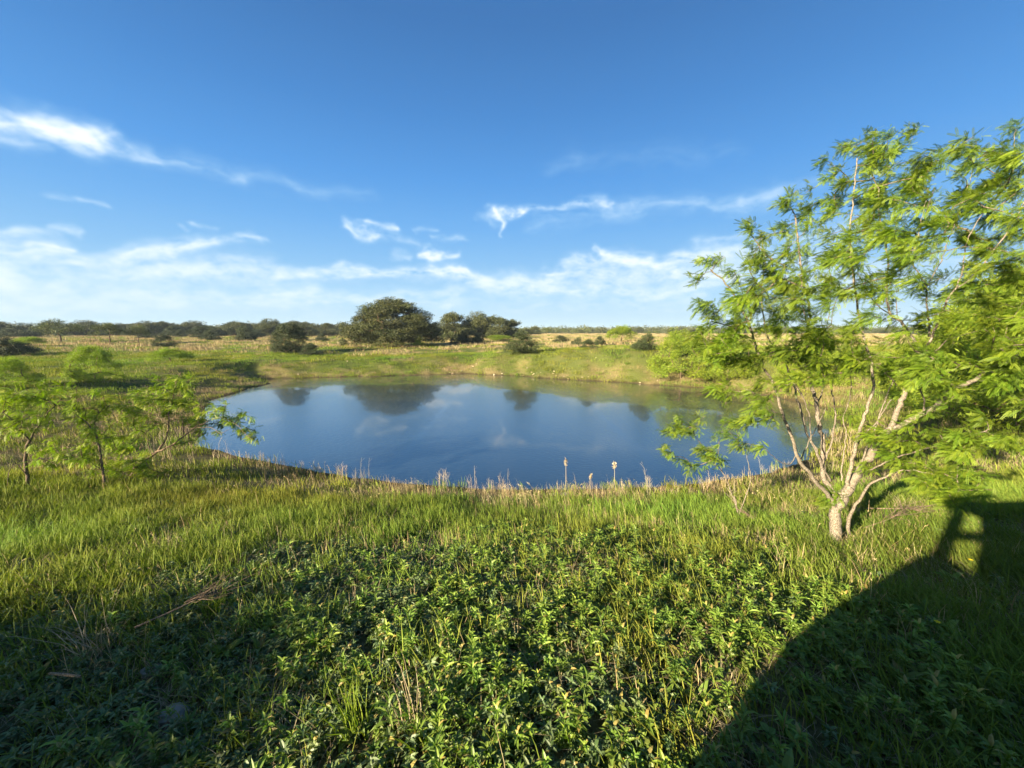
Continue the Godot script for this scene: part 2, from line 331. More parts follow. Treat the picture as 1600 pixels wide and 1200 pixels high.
func land_exact(x: float, f: float) -> float:
	var t := field_height(x, f)
	var bump := noise.get_noise_2d(x * 9.0, f * 9.0) * 0.06 + noise.get_noise_2d(x * 40.0, f * 40.0 + 99.0) * 0.025
	if Vector2(x, f - 16.0).length() > 45.0:
		return t + bump * 2.0
	var d := pond_distance(x, f) + noise.get_noise_2d(x * 14.0 + 300.0, f * 14.0) * 0.5 * smoothstep(9.0, 14.0, f) + noise.get_noise_2d(x * 60.0, f * 60.0 + 50.0) * 0.16
	if d < 0.0:
		return WATER - minf(0.9, -d * 0.3)
	var w := lerpf(5.0, 3.2, smoothstep(10.0, 20.0, f)) + (1.5 if x < -8.0 and f < 22.0 else 0.0)
	var q := minf(1.0, d / w)
	q = 0.6 * q + 0.4 * q * q * (3.0 - 2.0 * q)
	return WATER + (t - WATER) * q + bump * minf(1.0, d)


func land(x: float, f: float) -> float:
	var u := (x - GX0) / GS
	var v := (f - GZ0) / GS
	if u < 0.0 or v < 0.0 or u >= GW - 1 or v >= GH - 1:
		return land_exact(x, f)
	var i := int(u)
	var j := int(v)
	u -= i
	v -= j
	var k := j * GW + i
	return lerpf(lerpf(grid[k], grid[k + 1], u), lerpf(grid[k + GW], grid[k + GW + 1], u), v)


# ---------------------------------------------------------------- meshes
class Acc:
	var v := PackedVector3Array()
	var n := PackedVector3Array()
	var c := PackedColorArray()
	var i := PackedInt32Array()

	func tri(a: Vector3, b: Vector3, d: Vector3, col: Color) -> void:
		var k := v.size()
		v.append_array([a, b, d])
		c.append_array([col, col, col])
		i.append_array([k, k + 1, k + 2])

	func quad(a: Vector3, b: Vector3, d: Vector3, e: Vector3, col: Color) -> void:
		tri(a, b, d, col)
		tri(a, d, e, col)

	# a leaf folded along its midrib
	func leaf(at: Vector3, along: Vector3, side: Vector3, up: Vector3, l: float, w: float, droop: float, fold: float, col: Color) -> void:
		var p0 := at
		var p1 := at + along * l * 0.35 + up * droop * 0.25
		var p2 := at + along * l * 0.7
		var p3 := at + along * l - up * droop
		var s1 := side * w * 0.5
		var u1 := up * w * fold
		tri(p0, p1 + s1 + u1, p1, col)
		tri(p0, p1, p1 - s1 + u1, col)
		quad(p1, p1 + s1 + u1, p2 + s1 * 0.75 + u1 * 0.7, p2, col)
		quad(p1, p2, p2 - s1 * 0.75 + u1 * 0.7, p1 - s1 + u1, col)
		tri(p2, p2 + s1 * 0.75 + u1 * 0.7, p3, col)
		tri(p2, p3, p2 - s1 * 0.75 + u1 * 0.7, col)

	func tube(path: PackedVector3Array, rad: PackedFloat32Array, sides: int, col: Color, rough := 0.0, r: RandomNumberGenerator = null) -> void:
		var start := v.size()
		var ref := Vector3(0.31, 0.2, 0.93)
		for a in path.size():
			var d := (path[mini(a + 1, path.size() - 1)] - path[maxi(a - 1, 0)]).normalized()
			var s := d.cross(ref).normalized()
			var t := s.cross(d)
			for b in sides:
				var ang := TAU * b / sides
				var o := s * cos(ang) + t * sin(ang)
				var k := rad[a] * (1.0 + (r.randf_range(-rough, rough) if r else 0.0))
				v.append(path[a] + o * k)
				n.append(o)
				c.append(col)
		for a in path.size() - 1:
			for b in sides:
				var q := start + a * sides + b
				var w := start + a * sides + (b + 1) % sides
				i.append_array([q, w, q + sides, w, w + sides, q + sides])

	func mesh() -> ArrayMesh:
		var m := ArrayMesh.new()
		var a := []
		a.resize(Mesh.ARRAY_MAX)
		a[Mesh.ARRAY_VERTEX] = v
		if n.size() == v.size():
			a[Mesh.ARRAY_NORMAL] = n
		a[Mesh.ARRAY_COLOR] = c
		a[Mesh.ARRAY_INDEX] = i
		m.add_surface_from_arrays(Mesh.PRIMITIVE_TRIANGLES, a)
		return m


func numbered(called: String) -> String:
	var k: int = taken.get(called, 0)
	taken[called] = k + 1
	return called if k == 0 else "%s_%03d" % [called, k]


func tag(o: Node, label := "", category := "", group := "", kind := "") -> void:
	for pair in [["label", label], ["category", category], ["group", group], ["kind", kind]]:
		if pair[1]:
			o.set_meta(pair[0], pair[1])


func thing(called: String, at: Vector3, label: String, category: String, group := "", turn := 0.0) -> Node3D:
	var o := Node3D.new()
	o.name = numbered(called)
	add_child(o)
	o.position = at
	o.rotation.y = turn
	tag(o, label, category, group)
	return o


func part(called: String, mesh: Mesh, mat: Material, parent: Node, kind := "") -> MeshInstance3D:
	var o := MeshInstance3D.new()
	o.name = called if parent != self else numbered(called)
	o.mesh = mesh
	o.material_override = mat
	parent.add_child(o, true)
	tag(o, "", "", "", kind)
	return o


func scatter(called: String, mesh: Mesh, mat: Material, xf: Array, cols: PackedColorArray, parent: Node) -> MultiMeshInstance3D:
	var mm := MultiMesh.new()
	mm.transform_format = MultiMesh.TRANSFORM_3D
	mm.use_colors = cols.size() > 0
	mm.mesh = mesh
	mm.instance_count = xf.size()
	for k in xf.size():
		mm.set_instance_transform(k, xf[k])
		if cols.size():
			mm.set_instance_color(k, cols[k])
	var o := MultiMeshInstance3D.new()
	o.name = called if parent != self else numbered(called)
	o.multimesh = mm
	o.material_override = mat
	parent.add_child(o, true)
	tag(o, "", "", "", "stuff")
	return o


func tint(spread: float, warm := 0.0) -> Color:
	var k := 1.0 + rng.randf_range(-spread, spread)
	var w := rng.randf_range(-warm, warm)
	return Color(k * (1.0 + w), k, k * (1.0 - w))


func material(rough: float, back := Color.BLACK, spec := 0.5) -> StandardMaterial3D:
	var m := StandardMaterial3D.new()
	m.vertex_color_use_as_albedo = true
	m.roughness = rough
	m.metallic_specular = spec
	m.cull_mode = BaseMaterial3D.CULL_DISABLED
	if back != Color.BLACK:
		m.backlight_enabled = true
		m.backlight = back
	return m


# ---------------------------------------------------------------- sky
func make_sky() -> ImageTexture:
	var w := 3072
	var h := 1536
	var im := Image.create(w, h, false, Image.FORMAT_RGB8)
	var stops := [[0.0, Color8(196, 219, 227)], [2.0, Color8(186, 214, 230)], [5.0, Color8(163, 203, 232)], [9.0, Color8(135, 184, 226)], [14.0, Color8(110, 167, 222)], [20.0, Color8(88, 149, 213)], [27.0, Color8(74, 131, 194)], [35.0, Color8(64, 114, 173)], [45.0, Color8(58, 104, 160)], [90.0, Color8(44, 86, 144)]]
	for y in h:
		var el := 90.0 - (y + 0.5) * 180.0 / h
		var c: Color = stops[0][1]
		if el < 0.0:
			c = Color8(120, 125, 105)
		else:
			for k in stops.size() - 1:
				if el >= stops[k][0]:
					c = stops[k][1].lerp(stops[k + 1][1], clampf((el - stops[k][0]) / (stops[k + 1][0] - stops[k][0]), 0.0, 1.0))
		im.fill_rect(Rect2i(0, y, w, 1), c)
		if el < 0.0:
			continue
		# the air whitens smoothly towards the unseen sun, added as fill for the shade
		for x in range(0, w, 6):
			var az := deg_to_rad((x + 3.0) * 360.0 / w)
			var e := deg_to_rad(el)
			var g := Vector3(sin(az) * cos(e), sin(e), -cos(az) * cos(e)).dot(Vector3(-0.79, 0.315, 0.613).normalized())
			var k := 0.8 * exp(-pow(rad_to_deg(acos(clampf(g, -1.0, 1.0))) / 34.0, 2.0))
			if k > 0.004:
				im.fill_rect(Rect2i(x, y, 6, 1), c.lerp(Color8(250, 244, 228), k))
	var strokes := CIRRUS.duplicate()
	for k in 64:   # the same kind of cirrus all the way round
		var az := rng.randf_range(62.0, 298.0)
		var el := 3.0 + 52.0 * rng.randf() * rng.randf()
		var l := rng.randf_range(6.0, 22.0)
		strokes.append([az, el, az + l, el + rng.randf_range(-1.5, 1.5), rng.randf_range(0.6, 1.9), rng.randf_range(0.2, 0.7)])
	var fine := FastNoiseLite.new()
	fine.seed = 7
	fine.frequency = 0.2
	fine.fractal_octaves = 6
	fine.fractal_gain = 0.62
	var warp := FastNoiseLite.new()
	warp.seed = 21
	warp.frequency = 0.11
	warp.fractal_octaves = 4
	var dens := {}
	var per := w / 360.0
	for s in strokes:
		var a := Vector2(s[0], s[1])
		var b := Vector2(s[2], s[3])
		var r: float = s[4] * 2.6 + 1.2
		var dir := (b - a).normalized()
		if (b - a).length() < 0.01:
			dir = Vector2.RIGHT
		var nor := Vector2(-dir.y, dir.x)
		for py in range(maxi(0, int((90.0 - maxf(a.y, b.y) - r) * per)), mini(h / 2, int((90.0 - minf(a.y, b.y) + r) * per))):
			var el := 90.0 - (py + 0.5) / per
			for px in range(int((minf(a.x, b.x) - r * 1.5) * per), int((maxf(a.x, b.x) + r * 1.5) * per)):
				var p := Vector2((px + 0.5) / per, el)
				var wx := warp.get_noise_2d(p.x, p.y * 1.6)
				var wy := warp.get_noise_2d(p.x + 70.0, p.y * 1.6 + 40.0)
				var q := p + Vector2(wx * 2.0, wy * 1.1)
				var e := b - a
				var raw := (q - a).dot(e) / maxf(e.length_squared(), 0.01)
				var t := clampf(raw, 0.0, 1.0)
				var d: float = (q - a - e * t).length() / s[4]
				if d > 2.6:
					continue
				var f := fine.get_noise_2d(q.dot(dir) * 0.7, q.dot(nor) * 3.6 + s[4] * 9.0) * 0.5 + 0.5
				var f2 := fine.get_noise_2d(p.x * 1.7 + 200.0, p.y * 3.0)
				var k: float = s[5] * 1.35 * exp(-d * d * 0.9) * clampf(0.15 + 1.5 * (f - 0.22) + f2 * 0.45, 0.0, 1.25)
				if k > 0.004:
					var at := posmod(px, w) + py * w
					dens[at] = 1.0 - (1.0 - dens.get(at, 0.0)) * (1.0 - minf(k, 0.97))
	for at in dens:
		var x: int = at % w
		var y: int = at / w
		var k: float = dens[at]
		var el := 90.0 - (y + 0.5) / per
		im.set_pixel(x, y, im.get_pixel(x, y).lerp(Color8(226, 236, 240).lerp(Color8(250, 252, 254), clampf(el / 14.0, 0.0, 1.0)), k * 0.92))
	return ImageTexture.create_from_image(im)


func _ready() -> void:
	rng.seed = 4711
	noise.seed = 5
	noise.frequency = 0.03
	noise.fractal_octaves = 3
	# camera
	var cam := Camera3D.new()
	cam.name = "camera"
	cam.position = Vector3(0, 1.8, 0)
	cam.rotation.x = -atan(82.0 / 600.0)
	cam.fov = 90.0
	cam.near = 0.05
	cam.far = 6000.0
	add_child(cam)
	cam.current = true
	# sky, exposure
	var we := WorldEnvironment.new()
	we.name = "environment"
	var env := Environment.new()
	env.background_mode = Environment.BG_SKY
	var sky := Sky.new()
	var pano := PanoramaSkyMaterial.new()
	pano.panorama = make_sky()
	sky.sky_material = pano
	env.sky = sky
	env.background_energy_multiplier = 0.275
	env.tonemap_mode = Environment.TONE_MAPPER_LINEAR
	env.tonemap_exposure = 4.5
	env.sdfgi_enabled = true
	env.ssao_enabled = true
	env.ssil_enabled = true
	env.fog_enabled = true
	env.fog_density = 0.0003
	env.fog_light_color = Color8(190, 210, 225)
	we.environment = env
	add_child(we)
	# the low evening sun, behind the camera to its left
	var sun := DirectionalLight3D.new()
	sun.name = "sun"
	sun.light_energy = 1.6
	sun.light_color = Color(1.0, 0.925, 0.8)
	sun.light_angular_distance = 0.6
	sun.shadow_enabled = true
	add_child(sun)
	var tall := tan(deg_to_rad(17.5))
	sun.look_at_from_position(Vector3(-0.79, tall, 0.613), Vector3.ZERO)
	make_materials()
	make_ground()
	make_water()
	make_grass()
	make_near_mesquites()
	make_far_plants()
	make_small_things()
	make_vehicle()


func make_materials() -> void:
	M.grass = material(0.6, Color(0.75, 0.8, 0.35), 0.22)
	M.dry = material(0.8, Color(0.5, 0.45, 0.35), 0.3)
	M.weed = material(0.48, Color(0.7, 0.8, 0.3), 0.42)
	M.frond = material(0.55, Color(0.85, 0.95, 0.35), 0.4)
	M.oak = material(0.6, Color(0.25, 0.28, 0.12), 0.4)
	M.stone = material(0.9)
	for key in ["bark", "dark_bark"]:
		var m := material(0.95, Color.BLACK, 0.25)
		var t := NoiseTexture2D.new()
		t.width = 512
		t.height = 512
		t.seamless = true
		var f := FastNoiseLite.new()
		f.seed = 11
		f.frequency = 0.02
		f.fractal_octaves = 5
		t.noise = f
		var g := Gradient.new()
		g.offsets = PackedFloat32Array([0.0, 0.38, 0.55, 1.0])
		g.colors = PackedColorArray([Color(0.35, 0.3, 0.26), Color(0.62, 0.56, 0.5), Color(0.86, 0.82, 0.76), Color(1, 0.98, 0.95)])
		t.color_ramp = g
		m.albedo_texture = t
		m.uv1_triplanar = true
		m.uv1_scale = Vector3(14, 3.5, 14)
		var nt := NoiseTexture2D.new()
		nt.width = 512
		nt.height = 512
		nt.seamless = true
		nt.noise = f
		nt.as_normal_map = true
		nt.bump_strength = 14.0
		m.normal_enabled = true
		m.normal_texture = nt
		m.normal_scale = 1.4
		M[key] = m
	var gm := material(0.95, Color.BLACK, 0.2)
	var gt := NoiseTexture2D.new()
	gt.width = 1024
	gt.height = 1024
	gt.seamless = true
	var gf := FastNoiseLite.new()
	gf.seed = 3
	gf.frequency = 0.03
	gf.fractal_octaves = 6
	gf.fractal_gain = 0.65
	gt.noise = gf
	var gg := Gradient.new()
	gg.offsets = PackedFloat32Array([0.0, 0.35, 0.65, 1.0])
	gg.colors = PackedColorArray([Color(0.5, 0.48, 0.42), Color(0.78, 0.76, 0.7), Color(0.95, 0.94, 0.9), Color(1, 1, 1)])
	gt.color_ramp = gg
	gm.albedo_texture = gt
	gm.uv1_triplanar = true
	gm.uv1_world_triplanar = true
	gm.uv1_scale = Vector3(0.35, 0.35, 0.35)
	M.ground = gm


# how much of the grass is dry and straw coloured at a place, 0 to 1
func dryness(x: float, f: float) -> float:
	var a := noise.get_noise_2d(x * 3.0 + 500.0, f * 5.0)
	var b := noise.get_noise_2d(x * 14.0 + 900.0, f * 20.0)
	var k := 0.5 + a * 0.9 + b * 0.7
	var far := smoothstep(30.0, 46.0, f + 0.06 * absf(x) + 6.0 * noise.get_noise_2d(x * 4.0, f * 8.0 + 33.0)) * 0.34
	var near_shore := 0.0
	if f < 32.0 and absf(x) < 20.0:
		near_shore = 0.42 * (1.0 - smoothstep(0.6, 3.4, pond_distance(x, f)))
	return clampf(k * (0.47 + far) + far * 0.4 - 0.16 * smoothstep(17.0, 22.0, f) * (1.0 - smoothstep(30.0, 36.0, f)) + near_shore * (0.6 + b) - 0.12, 0.0, 1.0)


func make_ground() -> void:
	grid.resize(GW * GH)
	for j in GH:
		for i in GW:
			grid[j * GW + i] = land_exact(GX0 + i * GS, GZ0 + j * GS)
	var xs := PackedFloat32Array()
	var fs := PackedFloat32Array()
	var x := 0.0
	var step := 0.3
	while x < 3000.0:
		xs.append(x)
		if x > 18.0:
			step *= 1.09
		x += step
	xs.append(3000.0)
	var full := PackedFloat32Array()
	for k in range(xs.size() - 1, 0, -1):
		full.append(-xs[k])
	full.append_array(xs)
	xs = full
	fs = PackedFloat32Array([-400.0, -150.0, -60.0, -30.0, -18.0, -11.0, -7.5, -5.5])
	var f := -4.5
	step = 0.28
	while f < 3000.0:
		fs.append(f)
		if f > 32.0:
			step *= 1.06
		f += step
	fs.append(3200.0)
	var acc := Acc.new()
	for ff in fs:
		for xx in xs:
			var h := land(xx, ff)
			acc.v.append(Vector3(xx, h, -ff))
			var d := dryness(xx, ff)
			var soil := Color(0.14, 0.12, 0.06)
			var green := Color(0.08, 0.125, 0.024)
			var straw := Color(0.3, 0.235, 0.12)
			var cover := smoothstep(8.0, 40.0, Vector2(xx, ff).length())
			var c := soil.lerp(green.lerp(straw, d), 0.25 + 0.7 * cover)
			if ff > 18.0 and ff < 30.0:   # the bare gravelly foot of the far bank
				var pd := pond_distance(xx, ff)
				var bare := (1.0 - smoothstep(0.3, 1.9, pd)) * smoothstep(-0.5, 0.35, noise.get_noise_2d(xx * 12.0, ff * 12.0) + noise.get_noise_2d(xx * 3.0, 7.0))
				c = c.lerp(Color(0.3, 0.23, 0.14), clampf(bare, 0.0, 1.0) * 0.45)
			if h < WATER + 0.06:
				c = c.lerp(Color(0.07, 0.055, 0.035), 0.8)
			acc.c.append(c)
	var w := xs.size()
	for j in fs.size() - 1:
		for i in w - 1:
			var k := j * w + i
			acc.i.append_array([k, k + w, k + 1, k + 1, k + w, k + w + 1])
	var st := SurfaceTool.new()
	st.create_from(acc.mesh(), 0)
	st.generate_normals()
	tag(part("ground", st.commit(), M.ground, self), "grassy pasture ground rolling down to the pond and out to the horizon", "ground", "", "structure")


func make_water() -> void:
	var m := StandardMaterial3D.new()
	m.albedo_color = Color(0.013, 0.023, 0.034).linear_to_srgb()
	m.roughness = 0.03
	m.metallic_specular = 0.7
	var nt := NoiseTexture2D.new()
	nt.width = 1024
	nt.height = 1024
	nt.seamless = true
	var f := FastNoiseLite.new()
	f.seed = 19
	f.noise_type = FastNoiseLite.TYPE_SIMPLEX
	f.frequency = 0.024
	f.fractal_octaves = 4
	f.fractal_gain = 0.55
	nt.noise = f
	nt.as_normal_map = true
	nt.bump_strength = 5.0
	m.clearcoat_enabled = true
	m.clearcoat = 0.6
	m.clearcoat_roughness = 0.03
	m.normal_enabled = true
	m.normal_texture = nt
	m.normal_scale = 0.24
	var st := SurfaceTool.new()
	st.begin(Mesh.PRIMITIVE_TRIANGLES)
	var x0 := -19.0
	var x1 := 16.0
	var f0 := 5.5
	var f1 := 30.0
	for p in [[x0, f0], [x0, f1], [x1, f1], [x0, f0], [x1, f1], [x1, f0]]:
		st.set_uv(Vector2(p[0] * 0.17, p[1] * 0.42))
		st.set_normal(Vector3.UP)
		st.set_tangent(Plane(1, 0, 0, 1))
		st.add_vertex(Vector3(p[0], WATER, -p[1]))
	tag(part("water", st.commit(), m, self), "still blue pond water with faint ripples mirroring the sky", "water", "", "structure")


# ---------------------------------------------------------------- grass and ground cover
func tuft(blades: int, radius: float, height: float, width: float, lean: float, cols: Array, seed_heads := false) -> ArrayMesh:
	var acc := Acc.new()
	for b in blades:
		var a := rng.randf() * TAU
		var at := Vector3(cos(a), 0, sin(a)) * radius * sqrt(rng.randf())
		var h := height * rng.randf_range(0.45, 1.1)
		var o := rng.randf() * TAU
		var d := Vector3(cos(o), 0, sin(o)) * h * lean * rng.randf_range(0.3, 1.4) + Vector3(-0.12, 0, 0.02) * h
		var s := Vector3(-sin(o + 0.6), 0, cos(o + 0.6)) * width * 0.5 * rng.randf_range(0.7, 1.2)
		var c: Color = cols[0].lerp(cols[1], rng.randf())
		var p1 := at + Vector3(0, h * 0.5, 0) + d * 0.28
		var p2 := at + Vector3(0, h * 0.85, 0) + d * 0.7
		var p3 := at + Vector3(0, h * 0.98, 0) + d * 1.15
		var p0 := at - Vector3(0, 0.03, 0)
		acc.quad(p0 - s, p0 + s, p1 + s * 0.9, p1 - s * 0.9, c)
		acc.quad(p1 - s * 0.9, p1 + s * 0.9, p2 + s * 0.55, p2 - s * 0.55, c)
		acc.tri(p2 - s * 0.55, p2 + s * 0.55, p3, c)
		if seed_heads and rng.randf() < 0.4:
			for k in 4:
				var q := p2.lerp(p3, k / 3.0)
				acc.tri(q, q + Vector3(rng.randf_range(-1, 1), 1.4, rng.randf_range(-1, 1)) * width * 2.2, q + Vector3(rng.randf_range(-1, 1), 1.0, rng.randf_range(-1, 1)) * width * 1.4, c)
	return acc.mesh()


# leafy forb: upright stem with whorls of lance shaped leaves
func forb(h: float, whorls: int, l: float, w: float, c0: Color, c1: Color, sprawl := 0.0) -> ArrayMesh:
	var acc := Acc.new()
	var path := PackedVector3Array()
	var bend := Vector3(rng.randf_range(-0.2, 0.1), 0, rng.randf_range(-0.15, 0.15))
	for k in 5:
		path.append(Vector3(0, h * k / 4.0 - 0.02, 0) + bend * h * k * k / 16.0)
	for k in 4:
		var s := Vector3(0.002, 0, 0.001)
		acc.quad(path[k] - s, path[k] + s, path[k + 1] + s, path[k + 1] - s, c0)
	var turn := rng.randf() * TAU
	for k in whorls:
		var t := 0.12 + 0.88 * (k + 0.5) / whorls
		var q := minf(t * 4.0, 3.99)
		var at := path[int(q)].lerp(path[int(q) + 1], q - int(q))
		turn += 1.2
		var per := 3 if k < whorls - 2 else 5
		for b in per:
			var a := turn + TAU * b / per + rng.randf_range(-0.4, 0.4)
			var rise := lerpf(0.1, 0.9, t * t) + rng.randf_range(-0.25, 0.3) - sprawl
			var along := Vector3(cos(a), rise, sin(a)).normalized()
			var side := along.cross(Vector3.UP).normalized().rotated(along, rng.randf_range(-0.5, 0.5))
			var up := side.cross(along)
			acc.leaf(at, along, side, up, l * rng.randf_range(0.6, 1.15) * (1.1 - 0.35 * t), w * rng.randf_range(0.8, 1.15), l * rng.randf_range(0.05, 0.3), 0.22, c0.lerp(c1, rng.randf()) if rng.randf() > 0.035 else Color(0.3, 0.24, 0.07))
	return acc.mesh()


func visible(x: float, f: float) -> bool:
	return f > 0.7 and absf(x) < f * 1.42 + 1.2


func strew(called: String, label: String, meshes: Array, mat: Material, n: int, area: Callable, keep: Callable, size: Vector2, cols: Callable) -> void:
	var lists := []
	for k in meshes.size():
		lists.append([[], PackedColorArray()])
	for k in n:
		var p: Vector2 = area.call()
		if not visible(p.x, p.y):
			continue
		if rng.randf() > keep.call(p.x, p.y):
			continue
		var h := land(p.x, p.y)
		if h < WATER + 0.02:
			continue
		var s := rng.randf_range(size.x, size.y)
		var b := Basis(Vector3.UP, rng.randf_range(-0.9, 0.9)) * Basis.from_scale(Vector3(s, s * rng.randf_range(0.8, 1.2), s))
		var which := rng.randi() % meshes.size()
		lists[which][0].append(Transform3D(b, Vector3(p.x, h, -p.y)))
		lists[which][1].append(cols.call(p.x, p.y))
	for k in meshes.size():
		if lists[k][0].size():
			tag(scatter(called, meshes[k], mat, lists[k][0], lists[k][1], self), label, called.replace("_", " "), label, "stuff")


# a random place with more of them near the camera
func wedge(f0: float, f1: float, power := 1.0) -> Vector2:
	var f := f0 + (f1 - f0) * pow(rng.randf(), power)
	return Vector2(rng.randf_range(-1, 1) * (f * 1.42 + 1.2), f)


func weed_patch(x: float, f: float) -> float:
	# leafy ground cover in front of the camera, thinning out up the slope
	var k := 1.0 - smoothstep(0.8, 1.35, Vector2((x - 0.1 - 0.12 * f) / 1.9, (f - 2.1) / 1.9).length() + noise.get_noise_2d(x * 30.0, f * 30.0) * 0.5)
	return k


func silver_patch(x: float, f: float) -> float:
	# creeping grey green weeds in the hollow on the left
	return 1.0 - smoothstep(0.7, 1.3, Vector2((x + 1.3) / 1.9, (f - 1.6) / 1.7).length() + noise.get_noise_2d(x * 35.0 + 60.0, f * 35.0) * 0.5)


func make_grass() -> void:
	var g0 := Color(0.112, 0.168, 0.026)
	var g1 := Color(0.215, 0.258, 0.046)
	var d0 := Color(0.24, 0.185, 0.085)
	var d1 := Color(0.38, 0.31, 0.17)
	var near_green := []
	var mid_green := []
	var far_green := []
	var near_dry := []
	var mid_dry := []
	var far_dry := []
	for k in 4:
		near_green.append(tuft(16, 0.1, 0.12, 0.0045, 0.8, [g0, g1]))
		mid_green.append(tuft(34, 0.26, 0.12, 0.0085, 0.75, [g0, g1]))
		far_green.append(tuft(46, 0.75, 0.2, 0.03, 0.7, [g0, g1]))
		near_dry.append(tuft(8, 0.07, 0.2, 0.003, 0.4, [d0, d1], true))
		mid_dry.append(tuft(22, 0.25, 0.17, 0.006, 0.5, [d0, d1], true))
		far_dry.append(tuft(46, 0.75, 0.28, 0.025, 0.55, [d0, d1]))
	var green_tone := func(x: float, f: float) -> Color:
		var k := 1.0 + noise.get_noise_2d(x * 8.0 + 40.0, f * 8.0) * 0.5
		var w := 1.03 + noise.get_noise_2d(x * 6.0, f * 6.0 + 80.0) * 0.38 + rng.randf_range(-0.1, 0.1)
		return Color(k * w, k, k * 0.9)
	var clump := func(x: float, f: float) -> float: return smoothstep(-0.35, 0.25, noise.get_noise_2d(x * 70.0 + 11.0, f * 70.0) + noise.get_noise_2d(x * 20.0, f * 20.0 + 5.0) * 0.6)
	var dry_tone := func(_x: float, _f: float) -> Color: return tint(0.25, 0.08)
	var green_keep := func(x: float, f: float) -> float:
		return clampf(1.05 - dryness(x, f) * 1.1, 0.04, 1.0) * (1.0 - 0.75 * weed_patch(x, f)) * (1.0 - 0.7 * silver_patch(x, f)) * (0.12 + 0.88 * clump.call(x, f))
	var dry_keep := func(x: float, f: float) -> float: return clampf(dryness(x, f) * 1.15 - 0.06, 0.02, 1.0) * (1.0 - 0.8 * weed_patch(x, f))
	strew("green_grass", "short bright green grass covering the near slope", near_green, M.grass, 34000, func() -> Vector2: return wedge(0.8, 6.0, 0.62), green_keep, Vector2(0.7, 1.5), green_tone)
	strew("green_grass", "green grass on the slopes round the pond", mid_green, M.grass, 26000, func() -> Vector2: return wedge(4.5, 34.0, 0.7), green_keep, Vector2(0.7, 1.5), green_tone)
	strew("green_grass", "green grass out in the pasture", far_green, M.grass, 12000, func() -> Vector2: return wedge(28.0, 130.0, 0.7), green_keep, Vector2(0.7, 1.3), green_tone)
	strew("dry_grass", "thin dry straw coloured grass on the near slope", near_dry, M.dry, 9000, func() -> Vector2: return wedge(0.8, 8.0, 0.62), dry_keep, Vector2(0.6, 1.35), dry_tone)
	strew("dry_grass", "straw coloured grass along the pond banks", mid_dry, M.dry, 26000, func() -> Vector2: return wedge(5.0, 36.0, 0.7), dry_keep, Vector2(0.5, 1.25), dry_tone)
	strew("dry_grass", "tan dry grass across the far pasture", far_dry, M.dry, 22000, func() -> Vector2: return wedge(30.0, 150.0, 0.7), dry_keep, Vector2(0.7, 1.3), dry_tone)
	# dead thatch pressed between the tufts
	var thatch := []
	for k in 3:
		thatch.append(tuft(14, 0.12, 0.06, 0.003, 3.2, [Color(0.22, 0.17, 0.09), Color(0.4, 0.33, 0.2)]))
	strew("dead_thatch", "dead straw pressed flat between the grass tufts", thatch, M.dry, 9000, func() -> Vector2: return wedge(0.8, 7.5, 0.62), func(x: float, f: float) -> float: return 0.25 + 0.6 * (1.0 - clump.call(x, f)), Vector2(0.6, 1.4), dry_tone)
	# leafy weeds
	var leafy := []
	var silver := []
	for k in 5:
		leafy.append(forb(rng.randf_range(0.06, 0.17), 6, 0.055, 0.0125, Color(0.1, 0.175, 0.022), Color(0.21, 0.29, 0.045), 0.1))
		silver.append(forb(rng.randf_range(0.05, 0.1), 5, 0.045, 0.013, Color(0.08, 0.13, 0.04), Color(0.17, 0.215, 0.09), 0.25))
	var weed_keep := func(x: float, f: float) -> float: return weed_patch(x, f) * (0.35 + 0.65 * smoothstep(-0.2, 0.1, noise.get_noise_2d(x * 40.0 + 20.0, f * 40.0)))
	var silver_keep := func(x: float, f: float) -> float: return silver_patch(x, f) * 0.9 + 0.06
	var weed_tone := func(_x: float, _f: float) -> Color: return tint(0.3, 0.09)
	strew("leafy_weeds", "bright leafy green weeds carpeting the ground nearest the camera", leafy, M.weed, 12000, func() -> Vector2: return wedge(0.8, 5.0, 0.7), weed_keep, Vector2(0.5, 1.45), weed_tone)
	var round_leaf := []
	for k in 4:
		round_leaf.append(forb(rng.randf_range(0.03, 0.07), 4, 0.04, 0.022, Color(0.09, 0.16, 0.02), Color(0.19, 0.24, 0.05), 0.3))
	var dock := []
	for k in 4:
		dock.append(forb(0.05, 3, 0.12, 0.034, Color(0.09, 0.16, 0.02), Color(0.18, 0.245, 0.04), -0.2))
	strew("dock_rosettes", "broad leaved rosettes scattered among the weeds and grass", dock, M.weed, 420, func() -> Vector2: return wedge(0.9, 5.0, 0.8), func(_x: float, _f: float) -> float: return 0.8, Vector2(0.5, 1.2), weed_tone)
	strew("broadleaf_sprouts", "small round leaved sprouts between the taller weeds", round_leaf, M.weed, 9000, func() -> Vector2: return wedge(0.8, 6.0, 0.7), func(x: float, f: float) -> float: return 0.15 + 0.55 * weed_patch(x, f) + 0.3 * smoothstep(0.0, 0.3, noise.get_noise_2d(x * 25.0 + 300.0, f * 25.0)), Vector2(0.6, 1.5), weed_tone)
	strew("ground_cover", "low grey green creeping weeds in the shaded hollow", silver, M.weed, 13000, func() -> Vector2: return wedge(0.8, 5.0, 0.7), silver_keep, Vector2(0.7, 1.4), weed_tone)


# ---------------------------------------------------------------- trees
func smooth_path(pts: Array, step: float) -> PackedVector3Array:
	var out := PackedVector3Array()
	for k in pts.size() - 1:
		var a: Vector3 = pts[maxi(k - 1, 0)]
		var b: Vector3 = pts[k]
		var c: Vector3 = pts[k + 1]
		var d: Vector3 = pts[mini(k + 2, pts.size() - 1)]
		var n := maxi(1, int(ceil((c - b).length() / step)))
		for j in n:
			out.append(b.cubic_interpolate(c, a, d, j / float(n)))
	out.append(pts[-1])
	return out


